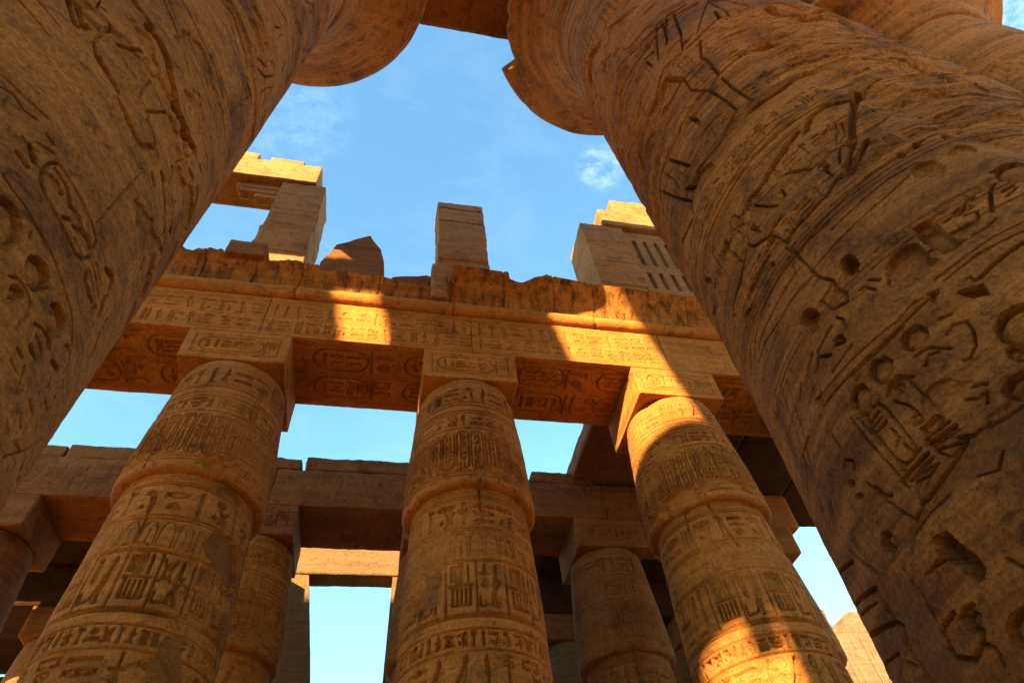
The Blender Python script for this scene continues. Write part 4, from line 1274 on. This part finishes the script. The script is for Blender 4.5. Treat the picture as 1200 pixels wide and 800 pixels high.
def window_grille(name, x0, x1, z0, z1, y0, y1, slots, mat, label):
    """stone window screen; slots = list of (xa, xb, za, zb) openings in rows"""
    import bmesh
    xsx = sorted({x0, x1} | {v for s_ in slots for v in s_[:2]})
    zsz = sorted({z0, z1} | {v for s_ in slots for v in s_[2:]})

    def solid(i, j):
        if i < 0 or j < 0 or i >= len(xsx) - 1 or j >= len(zsz) - 1:
            return False
        cx, cz = (xsx[i] + xsx[i + 1]) / 2, (zsz[j] + zsz[j + 1]) / 2
        return not any(a < cx < b and c < cz < d for a, b, c, d in slots)
    bm = bmesh.new()
    vd = {}

    def v(x, y, z):
        k = (round(x, 4), round(y, 4), round(z, 4))
        if k not in vd:
            vd[k] = bm.verts.new((x, y, z))
        return vd[k]
    for i in range(len(xsx) - 1):
        for j in range(len(zsz) - 1):
            if not solid(i, j):
                continue
            a, b, c, d = xsx[i], xsx[i + 1], zsz[j], zsz[j + 1]
            bm.faces.new((v(a, y0, c), v(b, y0, c), v(b, y0, d), v(a, y0, d)))
            bm.faces.new((v(a, y1, d), v(b, y1, d), v(b, y1, c), v(a, y1, c)))
            if not solid(i - 1, j):
                bm.faces.new((v(a, y1, c), v(a, y0, c), v(a, y0, d), v(a, y1, d)))
            if not solid(i + 1, j):
                bm.faces.new((v(b, y0, c), v(b, y1, c), v(b, y1, d), v(b, y0, d)))
            if not solid(i, j - 1):
                bm.faces.new((v(a, y1, c), v(b, y1, c), v(b, y0, c), v(a, y0, c)))
            if not solid(i, j + 1):
                bm.faces.new((v(a, y0, d), v(b, y0, d), v(b, y1, d), v(a, y1, d)))
    bmesh.ops.recalc_face_normals(bm, faces=bm.faces[:])
    bmesh.ops.bevel(bm, geom=[e for e in bm.edges if len(e.link_faces) == 2 and e.calc_face_angle(0) > .5], offset=.012, segments=1, affect='EDGES')
    me = bpy.data.meshes.new(name)
    bm.to_mesh(me)
    bm.free()
    me.materials.append(mat)
    o = bpy.data.objects.new(name, me)
    COL.objects.link(o)
    return tag(o, label, 'window screen', 'stone window screens')


sl = []
for k in range(16):
    xa = 7.50 + k * .40
    if xa > 13.6:
        break
    sl += [(xa, xa + .15, 17.45, 18.42), (xa, xa + .15, 18.88, 20.52)]
window_grille('window_grille', 7.25, 14.0, 15.72, 21.10, 9.25, 9.6, sl, M_CLE, 'stone window screen with two rows of narrow upright slots, right of the pier')
sl = []
for k in range(7):
    xa = -5.62 + k * .2 - 0
# remains of the left screen: stepped stubs still hanging under the lintel
g = empty('window_grille', (-4.9, 9.5, 20.6), 'broken stub of a window screen hanging under the left lintel', 'window screen', 'stone window screens')
for k, (x0, z0, z1) in enumerate(((-.75, .55, .86), (-.62, .28, .53), (-.1, .02, .26))):
    stone_block('screen_rail', (x0, -.15 + .03 * k, z0), (.64, .2, z1), M_CLE, g, .05, .015, .01, .03, None, 230 + k)

tag(stone_block('clerestory_lintel', (6.60, YP - .06, 21.24), (16.0, 10.6, 22.42), M_CLE, None, .08, .03, .015, .06, None, 241), 'sunlit lintel over the slotted window, right of the sky', 'lintel', 'clerestory lintels')
tag(stone_block('crowning_block', (7.30, YP - .02, 22.44), (16.0, 10.5, 23.5), M_CLE, None, .08, .04, .02, .10, None, 242), 'sunlit top course set back on the right lintel', 'stone block', 'blocks on the clerestory lintels')

# loose and broken stones on the cornice
tag(rock_prism('broken_block', [(-2.30, 15.2), (-2.28, 16.2), (-2.10, 16.72), (-2.00, 17.22), (-1.76, 17.24), (-1.71, 17.43), (-1.49, 17.45), (-1.42, 17.74), (-1.15, 17.94), (-1.03, 17.60), (-0.80, 17.22), (-0.66, 16.5), (-0.56, 15.2)], 8.86, 9.9, M_OLD, None, .14, .016, 1,
               back=[(-2.2, 15.2), (-2.15, 16.3), (-2.02, 16.7), (-1.92, 17.1), (-1.7, 17.2), (-1.66, 17.3), (-1.45, 17.35), (-1.38, 17.6), (-1.15, 17.7), (-1.03, 17.5), (-0.85, 17.1), (-0.72, 16.5), (-0.62, 15.2)]), 'jagged broken block with a lit band, on the cornice left of the free pier', 'broken stone')
tag(rock_prism('flat_stone', [(-0.45, 15.75), (-0.4, 15.98), (0.1, 16.12), (0.5, 16.26), (0.62, 16.2), (0.58, 15.9), (0.4, 15.0), (-0.3, 15.0)], 8.95, 9.8, M_OLD, None, .09, .03, 2), 'low flat stone lying between the jagged block and the free pier', 'stone')
tag(stone_block('foot_stone', (0.62, 8.72, 14.95), (1.06, 9.6, 16.55), M_CLE, None, .06, .03, .02, .08, None, 251), 'pale upright stone at the left foot of the free pier', 'stone block')
tag(stone_block('cornice_block', (1.14, 8.75, 15.80), (2.60, 9.12, 16.2), M_OLD, None, .06, .03, .025, .08, None, 252), 'dark cornice block under the free pier', 'stone block')
tag(stone_block('cornice_block', (-4.46, 8.48, 15.60), (-3.55, 9.12, 16.2), M_OLD, None, .06, .03, .02, .07, None, 253), 'dark square cornice block at the foot of the left pier', 'stone block')
tag(rock_prism('rubble_stone', [(-7.6, 15.3), (-7.2, 16.2), (-6.3, 16.5), (-5.7, 16.1), (-5.1, 15.9), (-4.9, 15.3)], 8.9, 10.2, M_OLD, None, .12, .06, 7), 'rough broken stones on the cornice left of the left pier', 'stone')

# ------------------------------------------------------------------ second row architrave with its coping slabs
Y2 = 14.80
t2 = empty('second_architrave', (0, Y2, ZS), 'plain weathered beam behind the front columns, below the sky', 'stone beam')
XJ2 = [-16.0, -9.85, -3.2, 1.6, 4.3, 6.6, 11.6, 13.05]
rng = random.Random(9)
for k in range(len(XJ2) - 1):
    lo, hi = (XJ2[k] + .006, 0, 0), (XJ2[k + 1] - .006, 2.0, 1.28 + (.02 if k % 2 else 0))
    hm = face_hm(lo, hi, '-y', .03)
    if k in (1, 2, 3, 4):
        text_row(hm, lo[0] + .2, hi[0] - .2, .15, .6, rng, .010, .04)
        text_row(hm, lo[0] + .2, hi[0] - .2, .68, 1.1, rng, .010, .04)
    stone_block('beam_block', lo, hi, M_MID, t2, .03 if 0 < k < 6 else .1, .03, .022, .09, {'-y': hm}, 300 + k, origin=(0, Y2, ZS))
for k, (a, b, zt, lab) in enumerate(((-13.0, -8.9, .42, 'coping slab on the second beam beside the big left column'), (-8.85, -4.75, .47, 'long cracked coping slab left of the left front column'), (-4.7, -2.58, .42, 'coping slab just right of the left front column'),
                                     (-2.45, 0.95, .50, 'raised coping slab between the left and middle front columns'), (1.0, 4.25, .42, 'coping slab just right of the middle front column'), (4.42, 6.4, .44, 'coping slab running into the shade under the roof slabs'))):
    tag(stone_block('coping_slab', (a, Y2 + .02, ZS + 1.31), (b, Y2 + 1.7, ZS + 1.31 + zt), M_MID, None, .05, .04, .035, .11, None, 320 + k), lab, 'stone slab', 'coping slabs on the second beam')

# roof slabs still bridging the first and second row at the right
for k in range(4):
    a = 5.72 + k * 2.5
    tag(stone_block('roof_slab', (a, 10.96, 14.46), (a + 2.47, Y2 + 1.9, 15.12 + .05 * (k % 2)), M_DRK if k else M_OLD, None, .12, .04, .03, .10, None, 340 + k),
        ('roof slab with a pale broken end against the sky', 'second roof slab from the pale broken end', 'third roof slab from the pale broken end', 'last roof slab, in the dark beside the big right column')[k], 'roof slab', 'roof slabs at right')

# third row: a higher beam framing the gap of sky, darker structure to the sides
tag(stone_block('window_lintel', (-4.6, 20.15, 14.3), (2.6, 20.95, 16.3), M_PAL, None, .08, .03, .02, .05, None, 360), 'pale lintel across the top of the tall framed sky gap', 'lintel')
tag(rock_prism('door_jamb', [(-2.98, 14.28), (-2.40, 14.28), (-2.1, 12.6), (-1.80, 10.9), (-1.62, 9.3), (-1.6, 0), (-2.98, 0)], 20.2, 20.92, M_PAL, None, .3, .02, 12), 'pale leaning jamb on the left side of the tall framed sky gap', 'stone jamb', 'jambs of the framed gap')
tag(rock_prism('door_jamb', [(.44, 14.28), (.86, 14.28), (.86, 0), (.34, 0), (.38, 10.9)], 20.2, 20.92, M_PAL, None, .3, .02, 13), 'pale narrow jamb on the right side of the tall framed sky gap', 'stone jamb', 'jambs of the framed gap')
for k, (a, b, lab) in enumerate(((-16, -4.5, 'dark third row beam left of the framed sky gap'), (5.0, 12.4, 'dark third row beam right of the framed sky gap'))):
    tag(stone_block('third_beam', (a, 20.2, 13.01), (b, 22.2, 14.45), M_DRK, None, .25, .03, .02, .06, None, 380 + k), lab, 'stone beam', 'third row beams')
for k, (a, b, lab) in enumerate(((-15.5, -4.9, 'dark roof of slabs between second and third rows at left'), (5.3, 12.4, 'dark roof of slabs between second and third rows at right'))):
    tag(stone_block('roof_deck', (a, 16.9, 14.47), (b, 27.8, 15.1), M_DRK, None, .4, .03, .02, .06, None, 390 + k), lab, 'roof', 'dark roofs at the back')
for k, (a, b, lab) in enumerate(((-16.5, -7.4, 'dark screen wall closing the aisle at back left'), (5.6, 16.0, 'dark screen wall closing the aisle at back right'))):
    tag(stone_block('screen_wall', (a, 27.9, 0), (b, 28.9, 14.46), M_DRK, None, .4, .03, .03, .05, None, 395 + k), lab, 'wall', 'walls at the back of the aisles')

# pale ruined wall beyond, rising to the left
wl = empty('ruined_wall', (0, 35, 0), 'pale sunlit ruined wall of coursed blocks beyond the hall, low at right', 'wall')
for k, (xa, xb, zt) in enumerate(((15.0, 17.2, 22.6), (17.25, 19.4, 24.5), (19.45, 23.6, 23.3), (23.65, 29.3, 22.0), (29.35, 30.9, 20.9), (30.95, 32.6, 21.9), (32.65, 35.5, 20.4), (35.55, 42, 18.2))):
    lo, hi = (xa, 0, 0), (xb, 3, zt)
    hm = face_hm(lo, hi, '-y', .09)
    rg = random.Random(500 + k)
    zz = .4
    while zz < zt - .3:
        hm.hline(zz, .07, .09)
        x = xa + rg.uniform(.3, 1.2)
        while x < xb:
            hm.stroke([(x, zz), (x, zz + 1.02)], .08, .08)
            x += rg.uniform(1.1, 2.1)
        zz += 1.05
    stone_block('masonry_section', lo, hi, M_WAL, wl, (.09, 1.0, .09), .06, .06, .3, {'-y': hm}, 510 + k, origin=(0, 35, 0))

# ------------------------------------------------------------------ added wall, unseen behind the viewer: it throws the shade
def shade_wall():
    yw = -14.4
    dx = (Y0 - yw) * math.tan(sa)
    dz = (Y0 - yw) / math.cos(sa) * math.tan(se)
    w = empty('added_shade_wall', (0, yw, 0), 'added unseen wall behind the viewer with openings cut to shape the sun patches', 'wall')

    def blk(xa, xb, za, zb, k):
        # splayed jambs, leaning edges
        stone_block('shade_wall_block', (xa - dx, -.6, za + dz if za > -50 else 0), (xb - dx, .6, zb + dz), M_OLD, w, .6, .04, .03, .1, None, 400 + k,
                    warp=lambda V: V + np.stack([V[:, 1] * math.tan(sa) - (V[:, 2] - dz - 13.7) * .16 * (V[:, 2] > 18), 0 * V[:, 0], 0 * V[:, 0]], -1))
    blk(-14, -3.45, 10.87, 17.8, 0)
    blk(-3.43, -1.48, 10.87, 16.25, 9)
    blk(-1.50, -0.38, 15.25, 16.35, 13)
    blk(-0.40, 3.92, 10.87, 17.8, 1)
    blk(6.42, 23, 10.87, 17.8, 2)
    blk(-14, 23, 6.86, 10.85, 3)
    blk(-14, 4.7, 4.6, 6.84, 5)
    blk(6.5, 23, 4.6, 6.84, 6)
    blk(5.82, 6.48, 6.12, 6.84, 7)
    zo = 2.8 - dz                 # stands on end piers: the low sun still rakes across the nave floor
    za, zb = 7.2 - dz, 9.3 - dz   # a slot added for bounce light: it lets sun down on the floor before the front columns
    blk(-14, 23, zo, za, 8)
    blk(-14, 23, zb, 4.58, 14)
    blk(-14, -12.5, za + .02, zb - .02, 15)
    blk(21.5, 23, za + .02, zb - .02, 16)
    blk(-14, -12.5, -99, zo - .02, 10)
    blk(21.5, 23, -99, zo - .02, 11)
    blk(4, 5.5, -99, zo - .02, 12)


shade_wall()

# ------------------------------------------------------------------ ground
n = 60
g_ = np.linspace(-1, 1, n)
gx = np.sign(g_) * np.abs(g_) ** 2.4 * 900
X, Y = np.meshgrid(gx, gx)
Zg = 0.06 * fbm(np.stack([X * .4, Y * .4, X * 0], -1).reshape(-1, 3), 3).reshape(X.shape) * (np.hypot(X, Y) > 3)
tag(raw_mesh('ground', np.stack([X, Y + 10, Zg - .08], -1), grid_quads(n, n), M_GND), kind='structure')
